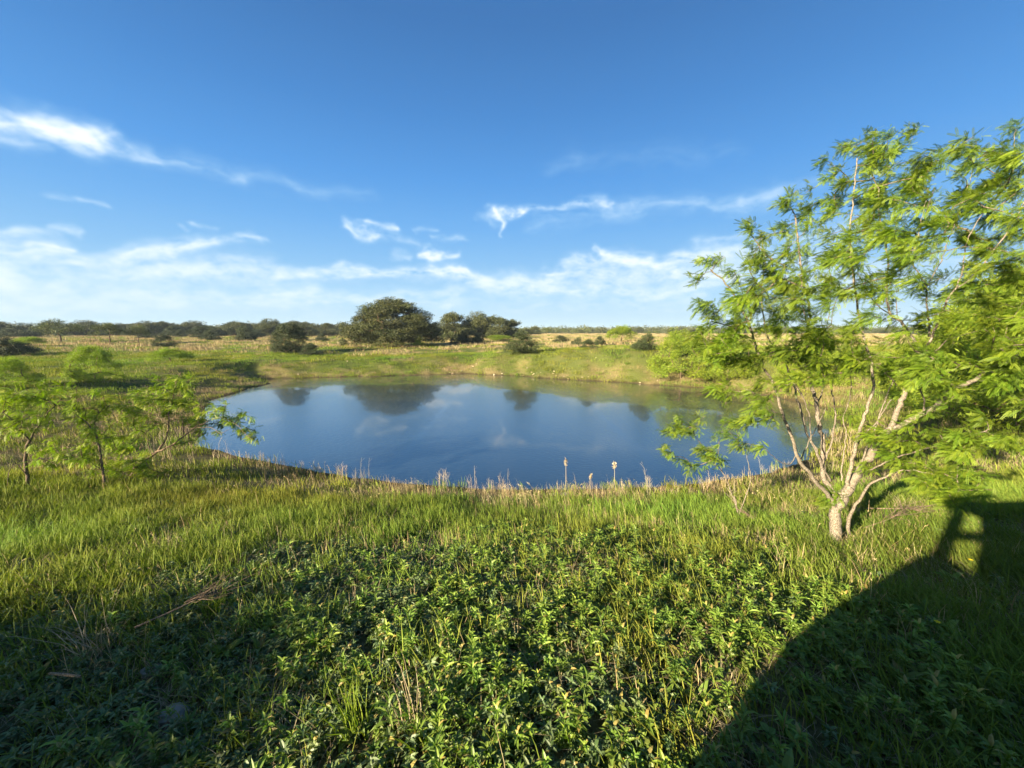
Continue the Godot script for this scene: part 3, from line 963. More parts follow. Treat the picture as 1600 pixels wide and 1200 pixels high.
# a spray of feathery compound leaves streaming along +x
func spray(leaves: int, pairs: int, leaflet: float, width: float, c0: Color, c1: Color) -> ArrayMesh:
	var acc := Acc.new()
	for k in leaves:
		var base := Vector3(rng.randf_range(-0.05, 0.05), rng.randf_range(-0.03, 0.03), rng.randf_range(-0.05, 0.05))
		var dir := Vector3(1, rng.randf_range(-0.9, 0.6), rng.randf_range(-0.9, 0.9)).normalized()
		var col := c0.lerp(c1, rng.randf())
		for s in [-1.0, 1.0]:
			var d: Vector3 = (dir + dir.cross(Vector3.UP).normalized() * 0.45 * s + Vector3(0, rng.randf_range(-0.2, 0.2), 0)).normalized()
			var side: Vector3 = d.cross(Vector3.UP).normalized().rotated(d, rng.randf_range(-0.9, 0.9))
			var p := base + dir * 0.02
			for j in pairs:
				p += d * 0.011
				d = (d + Vector3(0.015, -0.03, 0)).normalized()
				var l := leaflet * (1.0 - 0.35 * absf(j / float(pairs) - 0.4) * 2.0)
				for e in [-1.0, 1.0]:
					var o: Vector3 = (side * e * 0.75 + d * 0.8).normalized()
					var w: Vector3 = d * width * 0.5
					acc.tri(p - w, p + o * l, p + w + o * l * 0.45, col)
	return acc.mesh()


# grows twigs from fixed limbs to every target; returns what hangs where
func grow(root: Node3D, limbs: Array, targets: Array, tip: float, mat: Material, col: Color, sides := 7) -> Array:
	var pos := PackedVector3Array()
	var par := PackedInt32Array()
	for l in limbs:
		var path := smooth_path(l[3], 0.06)
		var rad := PackedFloat32Array()
		for k in path.size():
			var t := k / float(path.size() - 1)
			rad.append(lerpf(l[1], l[2], pow(t, 0.55)) * (0.85 if l[0] == "limb" else 1.0))
			if k > 0 and k < path.size() - 1:
				path[k] += Vector3(rng.randf_range(-1, 1), rng.randf_range(-1, 1), rng.randf_range(-1, 1)) * (0.006 + l[2] * 0.25)
			pos.append(path[k])
			par.append(pos.size() - 2 if k > 0 else -1)
		if l[0] == "trunk":
			for k in mini(4, rad.size()):
				rad[k] *= 1.0 + 0.12 * (4 - k) / 4.0
		var acc := Acc.new()
		acc.tube(path, rad, maxi(sides, 9 if l[1] > 0.03 else sides), col * tint(0.1), 0.09, rng)
		part(l[0], acc.mesh(), mat, root)
	var fixed := pos.size()
	var order := []
	for t in targets:
		var best := 1e9
		for k in fixed:
			best = minf(best, pos[k].distance_squared_to(t))
		order.append([best, t])
	order.sort_custom(func(a, b): return a[0] < b[0])
	var chains := []
	var ends := []
	for o in order:
		var t: Vector3 = o[1]
		var best := 1e9
		var from := 0
		for k in pos.size():
			var d := pos[k].distance_to(t) + 0.45 * maxf(0.0, pos[k].y - t.y + 0.03) + 0.2 * maxf(0.0, pos[k].x * -1.0 + t.x)
			if d < best:
				best = d
				from = k
		var a := pos[from]
		var dir := (t - a)
		var was := dir
		if par[from] >= 0:
			was = (a - pos[par[from]]).normalized() * dir.length()
		var n := maxi(2, int(dir.length() / 0.09))
		var chain := PackedInt32Array([from])
		var at := from
		for k in range(1, n + 1):
			var s := k / float(n)
			var p := a.bezier_interpolate(a + was * 0.16 + Vector3(0, dir.length() * 0.08, 0), t - dir * 0.3, t, s)
			if k < n:
				p += Vector3(rng.randf_range(-1, 1), rng.randf_range(-1, 1), rng.randf_range(-1, 1)) * 0.016
			pos.append(p)
			par.append(at)
			at = pos.size() - 1
			chain.append(at)
		chains.append(chain)
		ends.append([at, dir.normalized()])
	var cnt := PackedInt32Array()
	cnt.resize(pos.size())
	for e in ends:
		cnt[e[0]] += 1
	for k in range(pos.size() - 1, -1, -1):
		if par[k] >= 0 and k >= fixed:
			cnt[par[k]] += cnt[k]
	var twigs := Acc.new()
	for c in chains:
		var path := PackedVector3Array()
		var rad := PackedFloat32Array()
		for k in c.size():
			path.append(pos[c[k]])
			rad.append(tip * pow(maxf(1.0, cnt[c[maxi(k, 1)]]), 0.45))
		twigs.tube(path, rad, 5, col * tint(0.12) * Color(0.8, 0.76, 0.72))
	if chains.size():
		part("twigs", twigs.mesh(), mat, root, "stuff")
	var out := []
	for k in ends.size():
		var c: PackedInt32Array = chains[k]
		out.append([pos[c[-1]], ends[k][1], pos[c[int(c.size() * 0.35)]]])
	return out


func in_ball() -> Vector3:
	while true:
		var p := Vector3(rng.randf_range(-1, 1), rng.randf_range(-1, 1), rng.randf_range(-1, 1))
		if p.length_squared() <= 1.0:
			return p
	return Vector3.ZERO


func mesquite(key: String, called: String, label: String, group: String, per_blob: float, sprays: int, size: float, sway: Vector3, meshes: Array, bark := Color(0.31, 0.3, 0.265)) -> Node3D:
	var d: Dictionary = TREES[key]
	var at: Vector3 = d.at
	at.y = land(at.x, -at.z)
	var root := thing(called, at, label, "tree", group)
	var targets := []
	for b in d.blobs:
		var n := maxi(2, int(round(per_blob * b[1] * b[1] / 0.09)))
		for k in n:
			targets.append(b[0] + in_ball() * b[1] * Vector3(1.3, 1.25, 1.5))
	var ends := grow(root, d.limbs, targets, 0.0026, M.bark, bark)
	var lists := []
	for k in meshes.size():
		lists.append([[], PackedColorArray()])
	for e in ends:
		var tone := tint(0.22, 0.08)
		for k in sprays:
			var p: Vector3 = e[0].lerp(e[2], rng.randf()) + in_ball() * 0.05
			var dir: Vector3 = (sway + in_ball() * 0.9 + e[1] * 0.25).normalized()
			var up := Vector3(rng.randf_range(-0.6, 0.6), 1, rng.randf_range(-0.6, 0.6))
			var z := dir.cross(up).normalized()
			var b := Basis(dir, z.cross(dir), z) * Basis.from_scale(Vector3.ONE * size * rng.randf_range(0.7, 1.25))
			var w := rng.randi() % meshes.size()
			lists[w][0].append(Transform3D(b, p))
			lists[w][1].append(tone * tint(0.12, 0.05))
	for k in meshes.size():
		scatter("foliage", meshes[k], M.frond, lists[k][0], lists[k][1], root)
	return root


func make_near_mesquites() -> void:
	var sprays := []
	for k in 4:
		sprays.append(spray(4, 8, 0.02, 0.013, Color(0.105, 0.18, 0.013), Color(0.24, 0.31, 0.027)))
	var young := []
	for k in 4:
		young.append(spray(4, 8, 0.02, 0.013, Color(0.14, 0.22, 0.014), Color(0.29, 0.34, 0.03)))
	mesquite("main", "mesquite_tree", "tall windswept mesquite tree with pale forked trunk and feathery leaves beside the pond", "", 9.5, 11, 0.83, Vector3(-0.85, -0.12, 0.1), sprays)
	mesquite("small", "mesquite_sapling", "small thin mesquite sapling with bare pale stems left of the big mesquite trunk", "", 11.0, 6, 0.85, Vector3(-0.7, -0.25, 0.1), sprays)
	mesquite("left_a", "mesquite_sapling", "young mesquite with crooked dark upright trunk and flat crown, nearest the left picture edge", "", 9.0, 6, 0.95, Vector3(-0.75, -0.2, 0.1), young, Color(0.2, 0.17, 0.14))
	mesquite("left_b", "mesquite_sapling", "slim young mesquite with low drooping yellow green leaves between two other saplings", "", 10.0, 6, 0.9, Vector3(-0.6, -0.5, 0.1), young, Color(0.26, 0.22, 0.17))
	mesquite("left_c", "mesquite_sapling", "leaning mesquite sapling whose long branch reaches right over the pond edge", "", 9.0, 6, 0.95, Vector3(-0.75, -0.15, 0.1), young, Color(0.3, 0.25, 0.2))


# ---- plants farther off: crowns of leaf clumps on lobes
func leaf_clump(n: int, l: float, w: float, c0: Color, c1: Color, upward := 0.0) -> ArrayMesh:
	var acc := Acc.new()
	for k in n:
		var p := in_ball()
		var d := (in_ball() + p * 0.6 + Vector3(0, upward, 0)).normalized()
		var s := d.cross(in_ball()).normalized()
		var c := c0.lerp(c1, rng.randf())
		var ll := l * rng.randf_range(0.6, 1.3)
		acc.quad(p, p + d * ll * 0.5 + s * w * 0.5, p + d * ll, p + d * ll * 0.5 - s * w * 0.5, c)
	return acc.mesh()


# crown and limbs of a plant that is one unit high and one unit wide
func crown_plant(called: String, lobes: Array, clump: Mesh, mat: Material, bark: Material, bark_col: Color, clumps: int, clump_size: float, trunk_r: float, fork: float, flat := 0.6) -> Node3D:
	var root := Node3D.new()
	root.name = called
	var top: float = 0.0
	for l in lobes:
		top = maxf(top, l[0].y)
	var limbs := [["trunk", trunk_r, trunk_r * 0.7, [Vector3(0, -0.06, 0), Vector3(0.01, fork * 0.5, 0), Vector3(rng.randf_range(-0.03, 0.03), fork, 0.0)]]]
	var targets := []
	for l in lobes:
		targets.append(l[0])
	grow(root, limbs, targets, trunk_r * 0.16, bark, bark_col, 6)
	var xf := []
	var cols := PackedColorArray()
	var area := 0.0
	for l in lobes:
		area += l[1] * l[1]
	for l in lobes:
		var n := int(clumps * l[1] * l[1] / area)
		var tone := tint(0.16, 0.07)
		for k in n:
			var p := in_ball()
			p = p.normalized() * pow(p.length(), 0.45)
			if p.y < -0.2:
				p.y *= 0.5
			var at: Vector3 = l[0] + p * l[1] * Vector3(1, flat, 1)
			at.y = maxf(at.y, 0.012)
			xf.append(Transform3D(Basis(in_ball().normalized(), rng.randf() * TAU) * Basis.from_scale(Vector3.ONE * clump_size * rng.randf_range(0.6, 1.3)), at))
			cols.append(tone * tint(0.18, 0.06))
	scatter("crown", clump, mat, xf, cols, root)
	return root


func dome_lobes(n: int, low: float, r: float, wide := 0.5) -> Array:
	var out := []
	for k in n:
		var a := rng.randf() * TAU
		var t := pow(rng.randf(), 0.6)
		var y := low + (0.95 - low) * (1.0 - t * t * rng.randf_range(0.75, 1.0)) * rng.randf_range(0.8, 1.0)
		var rr := r * rng.randf_range(0.65, 1.25)
		out.append([Vector3(cos(a) * t * (wide - rr * 0.6), maxf(low, y - rr * 0.5), sin(a) * t * (wide - rr * 0.6)), rr])
	return out


func skirt(n: int, r: float) -> Array:
	var out := []
	for k in n:
		var a := TAU * k / n + rng.randf_range(-0.3, 0.3)
		var d := rng.randf_range(0.12, 0.36)
		out.append([Vector3(cos(a) * d, rng.randf_range(0.08, 0.22), sin(a) * d), r * rng.randf_range(0.8, 1.2)])
	return out


func place(proto: Node3D, called: String, x: float, f: float, h: float, w: float, label: String, category: String, group := "", turn := 0.0) -> void:
	var o: Node3D = proto.duplicate()
	o.name = numbered(called)
	add_child(o)
	o.position = Vector3(x, land(x, f) - 0.02, -f)
	o.rotation.y = turn
	o.scale = Vector3(w, h, w)
	tag(o, label, category, group)


func make_far_plants() -> void:
	var bark := Color(0.2, 0.16, 0.13)
	var oak_clump := leaf_clump(44, 0.42, 0.24, Color(0.034, 0.046, 0.014), Color(0.086, 0.094, 0.03))
	var fir_clump := leaf_clump(46, 0.75, 0.13, Color(0.022, 0.038, 0.012), Color(0.062, 0.076, 0.024), 0.7)
	var mes_clump := leaf_clump(46, 0.62, 0.12, Color(0.15, 0.23, 0.02), Color(0.28, 0.34, 0.035))
	# the great live oak
	var lobes := dome_lobes(90, 0.1, 0.12, 0.54)
	for k in 26:
		var a := TAU * k / 26.0
		lobes.append([Vector3(cos(a) * 0.4, rng.randf_range(0.08, 0.45), sin(a) * 0.4), 0.1])
	lobes += skirt(22, 0.1)
	var big := crown_plant("live_oak", lobes, oak_clump, M.oak, M.dark_bark, Color(0.24, 0.19, 0.15), 3600, 0.034, 0.035, 0.2, 0.75)
	place(big, "live_oak", -13.81, 45.0, 5.75, 11.2, "large spreading live oak with a domed crown, alone beyond the far bank", "tree")
	big.free()
	var oaks := []
	var junipers := []
	var mesquites := []
	for k in 3:
		oaks.append(crown_plant("live_oak", dome_lobes(20, 0.16, 0.19) + skirt(5, 0.17), oak_clump, M.oak, M.dark_bark, bark, 420, 0.075, 0.035, 0.3, 0.7))
		junipers.append(crown_plant("juniper", dome_lobes(16, 0.1, 0.2) + skirt(7, 0.16), fir_clump, M.oak, M.dark_bark, bark, 330, 0.075, 0.03, 0.15, 1.0))
		mesquites.append(crown_plant("mesquite_bush", dome_lobes(20, 0.22, 0.17), mes_clump, M.frond, M.bark, Color(0.3, 0.25, 0.2), 330, 0.07, 0.022, 0.25, 0.8))
	var olive_clump := leaf_clump(34, 0.6, 0.13, Color(0.06, 0.085, 0.018), Color(0.125, 0.145, 0.035))
	var olives := []
	for k in 3:
		olives.append(crown_plant("mesquite_tree", dome_lobes(18, 0.42, 0.15), olive_clump, M.oak, M.dark_bark, bark, 200, 0.07, 0.022, 0.34, 0.7))
	var big_fir := crown_plant("juniper", dome_lobes(34, 0.08, 0.15) + skirt(12, 0.13), fir_clump, M.oak, M.dark_bark, bark, 1100, 0.045, 0.03, 0.15, 1.1)
	var big_mes := crown_plant("mesquite_bush", dome_lobes(30, 0.1, 0.115) + skirt(7, 0.11), mes_clump, M.frond, M.bark, Color(0.3, 0.25, 0.2), 800, 0.045, 0.018, 0.2, 0.9)
	# junipers: x, distance, height, width, label
	var list := [
		[-39.3, 29.8, 2.0, 3.4, "dark juniper behind the young mesquites at the left picture edge"],
		[-39.1, 43.4, 1.4, 2.7, "low spiky juniper bush in the dry grass above the bright green strip"],
		[-48.2, 61.8, 1.6, 2.8, "small round juniper in front of the treeline, left of an upright darker one"],
		[-41.2, 60.0, 2.6, 2.8, "upright dark juniper standing clear in front of the treeline left of the tall bushy juniper"],
		[-17.2, 33.1, 1.0, 2.0, "low dark juniper at the foot of the tall bushy juniper"],
		[0.72, 28.8, 1.55, 2.5, "round juniper bush on top of the far bank right of the live oak"],
		[-5.45, 50.5, 2.2, 3.4, "dark wide juniper under the oak grove right of the great live oak"],
		[-8.0, 52.4, 0.8, 1.1, "tiny dark juniper between the great live oak and the wide dark juniper"],
		[6.08, 47.6, 0.95, 2.3, "low wide juniper in tan grass, farthest left of the small group on the right"],
		[6.49, 38.3, 1.1, 1.25, "narrow juniper in the tan grass behind the far bank"],
		[5.5, 27.6, 0.65, 1.4, "low juniper on the crest of the far bank, before the narrow one"],
		[8.68, 38.2, 0.95, 1.2, "small roundish juniper right of the narrow juniper on the far bank"],
		[8.59, 25.0, 1.3, 1.6, "dark rounded juniper beside the bright mesquite bushes on the far bank"],
		[-20.9, 47.6, 0.9, 1.3, "small dark juniper tucked against the left side of the great live oak"],
		[-58.0, 72.0, 2.2, 4.4, "broad dark juniper before the treeline at the left end of the pasture"],
		[-50.0, 75.0, 1.9, 3.2, "dark juniper in the tan grass right of the dead trunked tree"],
		[-36.0, 66.0, 1.5, 2.4, "small dark juniper just right of the upright juniper before the treeline"],
		[-30.5, 62.0, 1.2, 2.0, "small dark juniper in dry grass above the tall bushy juniper's left side"],
		[-27.0, 70.0, 1.7, 2.8, "rounded juniper far behind the tall bushy juniper, before the treeline"],
		[-66.0, 70.0, 1.8, 3.0, "rounded juniper between the leaning mesquite and the thin mesquite, before the treeline"],
		[14.6, 30.5, 1.0, 1.7, "low juniper behind the far bank's bright mesquite bushes"],
		[-98.0, 78.0, 3.4, 6.0, "large dark juniper at the far left end of the treeline"],
	]
	place(big_fir, "juniper", -19.95, 34.7, 2.85, 3.6, "tall bushy juniper standing in the pasture left of the great live oak", "bush")
	for k in list.size():
		var l = list[k]
		place(junipers[k % 3], "juniper", l[0], l[1], l[2], l[3], l[4], "bush", "", k * 1.7)
	list = [
		[-18.4, 16.8, 1.9, 1.9, "round bright yellow green mesquite bush on the left shore meadow"],
		[-19.6, 14.7, 1.4, 2.0, "yellow green mesquite bush at the left picture edge, behind the saplings"],
		[9.7, 21.9, 3.2, 3.6, "bright green mesquite bush on the right end of the far bank"],
		[11.6, 20.6, 2.7, 3.0, "mesquite bush on the far bank just behind the big mesquite's branches"],
		[13.4, 17.0, 2.2, 3.0, "mesquite bush on the right pond shore seen through the big mesquite"],
		[13.8, 12.5, 2.6, 3.0, "mesquite bush behind the big mesquite's trunk near the pond's right end"],
	]
	for k in list.size():
		var l = list[k]
		place(big_mes, "mesquite_bush", l[0], l[1], l[2], l[3], l[4], "bush", "", k * 2.1)
	list = [
		[-53.3, 42.5, 1.3, 3.2, "pale green mesquite bush behind the dark juniper at the left picture edge"],
		[-61.2, 52.4, 3.3, 5.4, "open mesquite tree with a bare leaning trunk left of two thin pasture trees"],
		[-51.1, 49.1, 2.9, 4.0, "thin mesquite tree with visible trunk in the left pasture"],
		[-49.4, 51.1, 2.8, 2.4, "narrow spindly mesquite tree just right of the thin mesquite tree"],
		[13.2, 46.7, 2.2, 3.6, "light green mesquite bush rising above the right horizon beyond the pond"],
		[-10.0, 41.5, 1.4, 1.1, "slender light green shrub in front of the great live oak"],
		[-2.0, 60.0, 1.0, 5.0, "low light green thicket bush below the oak grove"],
		[-21.8, 24.5, 1.0, 2.4, "sparse yellow green seedling mesquite on the left bank before the tall juniper"],
	]
	for k in list.size():
		var l = list[k]
		var set := olives if k in [1, 2, 3] else mesquites
		place(set[k % 3], "mesquite_tree" if k in [1, 2, 3] else "mesquite_bush", l[0], l[1], l[2], l[3], l[4], "tree" if k in [1, 2, 3] else "bush", "", k * 1.3)
	# second mesquites on the right, behind the big one
	place(big_mes, "mesquite_tree", 11.6, 8.6, 4.3, 4.6, "second mesquite tree with thin upright stems behind the big one at the right edge", "tree")
	place(big_mes, "mesquite_tree", 15.2, 10.6, 4.8, 5.0, "third mesquite tree, mostly out of view past the right picture edge", "tree", "", 2.0)
	# the oak grove right of the great oak
	list = [[-9.6, 64.0, 4.6, 6.2, "leftmost oak of the grove right of the great live oak"], [-6.0, 66.0, 5.0, 6.0, "tallest oak of the grove right of the great live oak"], [-2.6, 66.0, 4.3, 5.6, "third oak of the grove, lower than its left neighbours"], [0.2, 68.0, 3.5, 4.6, "rightmost low oak of the grove, ending above the far bank juniper"]]
	for k in list.size():
		var l = list[k]
		place(oaks[k % 3], "live_oak", l[0], l[1], l[2], l[3], l[4], "tree", "", k * 1.9)
	# the treeline on the horizon
	var line := []
	for k in 96:
		var u := -1.42 + 1.36 * k / 95.0 + rng.randf_range(-0.012, 0.012)
		var f := rng.randf_range(88.0, 128.0)
		var tall := rng.randf_range(2.2, 4.7) * lerpf(1.0, 0.72, smoothstep(-0.75, -0.2, u))
		var which := rng.randf()
		if which < 0.74:
			line.append([u, f, tall, tall * rng.randf_range(1.5, 2.3), 0])
		elif which < 0.92:
			line.append([u, f - 12.0, tall * 0.7, tall * rng.randf_range(0.9, 1.4), 1])
		else:
			line.append([u, f - 10.0, tall * 0.75, tall * rng.randf_range(0.9, 1.4), 2])
	for k in 60:
		var u := -0.02 + 1.45 * k / 59.0 + rng.randf_range(-0.015, 0.015)
		var f := rng.randf_range(110.0, 210.0)
		var tall := rng.randf_range(1.7, 3.0) * (0.7 + f / 500.0)
		var which := rng.randf()
		if which < 0.5:
			line.append([u, f, tall, tall * rng.randf_range(1.3, 2.2), 0])
		elif which < 0.8:
			line.append([u, f * 0.8, tall * 0.8, tall * rng.randf_range(1.1, 1.8), 1])
		else:
			line.append([u, f * 0.8, tall * 0.8, tall * rng.randf_range(1.1, 1.8), 2])
	line.sort_custom(func(a, b): return a[0] < b[0])
	# what stands in front of each stretch of it, by direction
	var marks := [[-1.3, "the left edge juniper"], [-1.16, "the leaning pasture mesquite"], [-1.0, "the two thin pasture mesquites"], [-0.9, "the low spiky juniper bush"], [-0.76, "the small round pasture juniper"], [-0.67, "the upright dark pasture juniper"], [-0.56, "the tall bushy juniper"], [-0.44, "the great live oak's left side"], [-0.22, "the great live oak's right side"], [-0.08, "the oak grove"], [0.05, "the far bank's round juniper"], [0.16, "the small right hand junipers"], [0.28, "the light green horizon mesquite"], [0.36, "the rounded far bank juniper"], [0.5, "the far bank's bright mesquites"], [0.8, "the big mesquite's trunk"], [1.05, "the big mesquite's right half"], [1.3, "the second mesquite tree"]]
	var counts := {}
	var kinds := ["dark live oak", "dark juniper", "olive green mesquite"]
	var nth := ["first", "second", "third", "fourth", "fifth", "sixth", "seventh", "eighth", "ninth", "tenth", "eleventh", "twelfth", "thirteenth", "fourteenth", "fifteenth", "sixteenth", "seventeenth", "eighteenth", "nineteenth", "twentieth"]
	for k in line.size():
		var l = line[k]
		var best: Array = marks[0]
		for m in marks:
			if absf(m[0] - l[0]) < absf(best[0] - l[0]):
				best = m
		var key := "%s%d" % [best[1], l[4]]
		counts[key] = counts.get(key, 0) + 1
		var label := "%s %s from the left in treeline behind %s" % [nth[counts[key] - 1], kinds[l[4]], best[1]]
		var set: Array = [oaks, junipers, olives][l[4]]
		place(set[k % 3], ["live_oak", "juniper", "mesquite_bush"][l[4]], l[0] * l[1], l[1], l[2], l[3], label, ["tree", "bush", "bush"][l[4]], "%ss of the horizon treeline" % kinds[l[4]], k * 0.7)
	# woods beyond that read as one mass
	var xf := []
	var cols := PackedColorArray()
	for k in 9000:
		var f := rng.randf_range(190.0, 420.0)
		var x := rng.randf_range(-1.6, 1.6) * f
		var top := (2.2 + 1.6 * noise.get_noise_2d(x * 0.6, f * 0.6)) * (1.55 if x < 0.0 else 1.0)
		xf.append(Transform3D(Basis(in_ball().normalized(), rng.randf() * TAU) * Basis.from_scale(Vector3(2.2, 1.3, 2.2) * rng.randf_range(0.6, 1.1)), Vector3(x, land(x, f) + top * rng.randf_range(0.1, 1.0), -f)))
		cols.append(tint(0.2, 0.1))
	tag(scatter("distant_woods", oak_clump, M.oak, xf, cols, self), "band of distant woods along the horizon behind the treeline", "woods", "", "stuff")
	# low shrub out of view to the left whose shade falls over the near ground
	place(mesquites[1], "mesquite_bush", -4.8, -0.5, 1.4, 3.2, "low mesquite bush left of the camera that shades the near ground", "bush", "", 0.5)
	for o in oaks + junipers + mesquites + olives + [big_fir, big_mes]:
		o.free()


# ---------------------------------------------------------------- small things
func rock(r: float, col: Color) -> ArrayMesh:
	var st := SurfaceTool.new()
	var sm := SphereMesh.new()
	sm.radius = 1.0
	sm.height = 2.0
	sm.radial_segments = 10
	sm.rings = 6
	st.create_from(sm, 0)
	var a := st.commit_to_arrays()
	var v: PackedVector3Array = a[Mesh.ARRAY_VERTEX]
	var c := PackedColorArray()
	var o := rng.randf() * 100.0
	for k in v.size():
		var p := v[k]
		var n := noise.get_noise_3d(p.x * 24.0 + o, p.y * 24.0, p.z * 24.0)
		v[k] = (p * (1.0 + 0.55 * n)).clamp(Vector3(-0.85, -0.7, -0.8), Vector3(0.8, 0.75, 0.85)) * r * Vector3(1.2, 0.65, 0.9)
		c.append(col * (1.0 + 0.2 * n))
	var acc := Acc.new()
	acc.v = v
	acc.c = c
	acc.i = a[Mesh.ARRAY_INDEX]
	return acc.mesh()


func make_small_things() -> void:
	# rubble on the foot of the far bank
	var stones := []
	for k in 3:
		stones.append(rock(0.06, Color(0.33, 0.27, 0.17)))
	var tone := func(_x: float, _f: float) -> Color: return tint(0.25, 0.08)
	var keep := func(x: float, f: float) -> float:
		var d := pond_distance(x, f)
		return 0.0 if d < 0.05 else (1.0 - smoothstep(0.2, 1.3 + noise.get_noise_2d(x * 9.0, f * 9.0) * 1.6, d)) * (1.0 - smoothstep(4.0, 9.0, absf(x - 1.5))) + 0.01
	strew("rubble", "pale limestone rubble along the foot of the far bank", stones, M.stone, 1300, func() -> Vector2: return Vector2(rng.randf_range(-16.0, 12.0), rng.randf_range(20.0, 30.0)), keep, Vector2(0.35, 1.3), tone)
	for s in [[-1.63, 1.61, 0.07, "grey limestone chunk half hidden in dark weeds near the bottom left"], [-1.97, 1.86, 0.05, "pale flat stone in the shaded weeds behind the grey limestone chunk"], [0.95, 6.55, 0.09, "pale stone at the near water's edge left of the tall seed stalk"], [0.75, 6.6, 0.07, "smaller pale stone beside the pale stone at the near water's edge"]]:
		var o := part("stone", rock(s[2], Color(0.24, 0.215, 0.175)), M.stone, self)
		o.position = Vector3(s[0], land(s[0], s[1]) + s[2] * 0.12, -s[1])
		tag(o, s[3], "stone")
	# tall seed stalks at the water's edge
	var straw := Color(0.42, 0.34, 0.22)
	for s in [[0.98, 6.7, 0.62, 0.05, "tall dry seed stalk with a forked head against the pond, taller of the two"], [1.92, 6.9, 0.5, 0.05, "dry stalk with a thick pale seed head against the pond, right of the taller one"], [1.45, 6.75, 0.3, 0.03, "short dry stalk with a small pale head between the two tall seed stalks"]]:
		var t := thing("seed_stalk", Vector3(s[0], land(s[0], s[1]), -s[1]), s[4], "plant")
		var acc := Acc.new()
		var h: float = s[2]
		acc.tube(PackedVector3Array([Vector3(0, -0.03, 0), Vector3(0.004, h * 0.5, 0), Vector3(-0.006, h, 0)]), PackedFloat32Array([0.005, 0.004, 0.003]), 6, straw)
		part("stem", acc.mesh(), M.dry, t)
		acc = Acc.new()
		for k in 64:
			var p: Vector3 = Vector3(-0.006, h + s[3] * rng.randf_range(-1.2, 1.0), 0) + in_ball() * s[3] * 0.55
			acc.tri(p, p + in_ball() * 0.035, p + in_ball() * 0.035, straw * tint(0.3, 0.1))
		part("seed_head", acc.mesh(), M.dry, t)
	# dead fallen twig sprays and sticks
	for s in [[-2.0, 2.25, 0.62, 0.55, "dead grey brown twig spray lying across the shaded weeds on the left"], [4.5, 4.25, 1.1, 0.3, "tangle of dead pale branches right of the big mesquite's trunk"], [4.9, 4.5, 0.8, -0.4, "smaller dead branch lying behind the tangle right of the mesquite trunk"], [3.0, 4.6, 0.6, 1.8, "bare dead stem rising from the grass just left of the big mesquite trunk"]]:
		var t := thing("dead_branch", Vector3(s[0], land(s[0], s[1]) + 0.08, -s[1]), s[4], "branch", "", s[3])
		var acc := Acc.new()
		var l: float = s[2]
		acc.tube(PackedVector3Array([Vector3(-l * 0.5, 0, 0), Vector3(-l * 0.2, 0.05, 0.02), Vector3(l * 0.1, 0.09, 0)]), PackedFloat32Array([0.007, 0.006, 0.005]), 6, Color(0.4, 0.34, 0.27))
		part("stem", acc.mesh(), M.bark, t)
		acc = Acc.new()
		for k in 26:
			var a := Vector3(l * rng.randf_range(-0.2, 0.15), 0.07, 0)
			var d := Vector3(rng.randf_range(0.4, 1.0), rng.randf_range(-0.1, 0.55), rng.randf_range(-0.5, 0.5)) * l * rng.randf_range(0.2, 0.5)
			acc.tube(PackedVector3Array([a, a + d * 0.5 + in_ball() * 0.02, a + d]), PackedFloat32Array([0.003, 0.002, 0.001]), 4, Color(0.26, 0.22, 0.18) * tint(0.3))
		part("twigs", acc.mesh(), M.bark, t, "stuff")
	var stick := Acc.new()
	stick.tube(PackedVector3Array([Vector3(-0.09, 0, 0), Vector3(0, 0.006, 0.004), Vector3(0.09, 0, 0)]), PackedFloat32Array([0.006, 0.007, 0.006]), 7, Color(0.45, 0.38, 0.28))
	var so := part("stick", stick.mesh(), M.bark, self)
	so.position = Vector3(-2.28, land(-2.28, 1.74) + 0.1, -1.74)
	so.rotation.y = -0.1
	tag(so, "short pale broken stick lying on the weeds in the bottom left corner", "stick")
	# dry stalks standing along the near shore and in the grass
	var thin := []
	for k in 4:
		var acc := Acc.new()
		for j in 5:
			var at := in_ball() * Vector3(0.08, 0, 0.08)
			var h := rng.randf_range(0.12, 0.42)
			var d := Vector3(rng.randf_range(-0.25, 0.15), 1, rng.randf_range(-0.2, 0.2)) * h
			acc.tube(PackedVector3Array([at, at + d * 0.5 + in_ball() * 0.01, at + d]), PackedFloat32Array([0.0022, 0.0018, 0.0012]), 4, straw * tint(0.2))
			for q in 5:
				var p := at + d * rng.randf_range(0.5, 1.0)
				var e := p + Vector3(rng.randf_range(-1, 1), 1.1, rng.randf_range(-1, 1)) * 0.06
				acc.tube(PackedVector3Array([p, e]), PackedFloat32Array([0.0012, 0.001]), 3, straw * tint(0.2))
		thin.append(acc.mesh())
	var shore := func(x: float, f: float) -> float:
		var d := pond_distance(x, f)
		return (1.0 - smoothstep(0.1, 1.6, d)) if f < 12.0 and d > 0.0 else 0.03
	strew("dry_stalks", "thin dry weed stalks standing along the near shore", thin, M.dry, 1100, func() -> Vector2: return wedge(1.2, 11.0, 0.7), shore, Vector2(0.5, 1.2), tone)
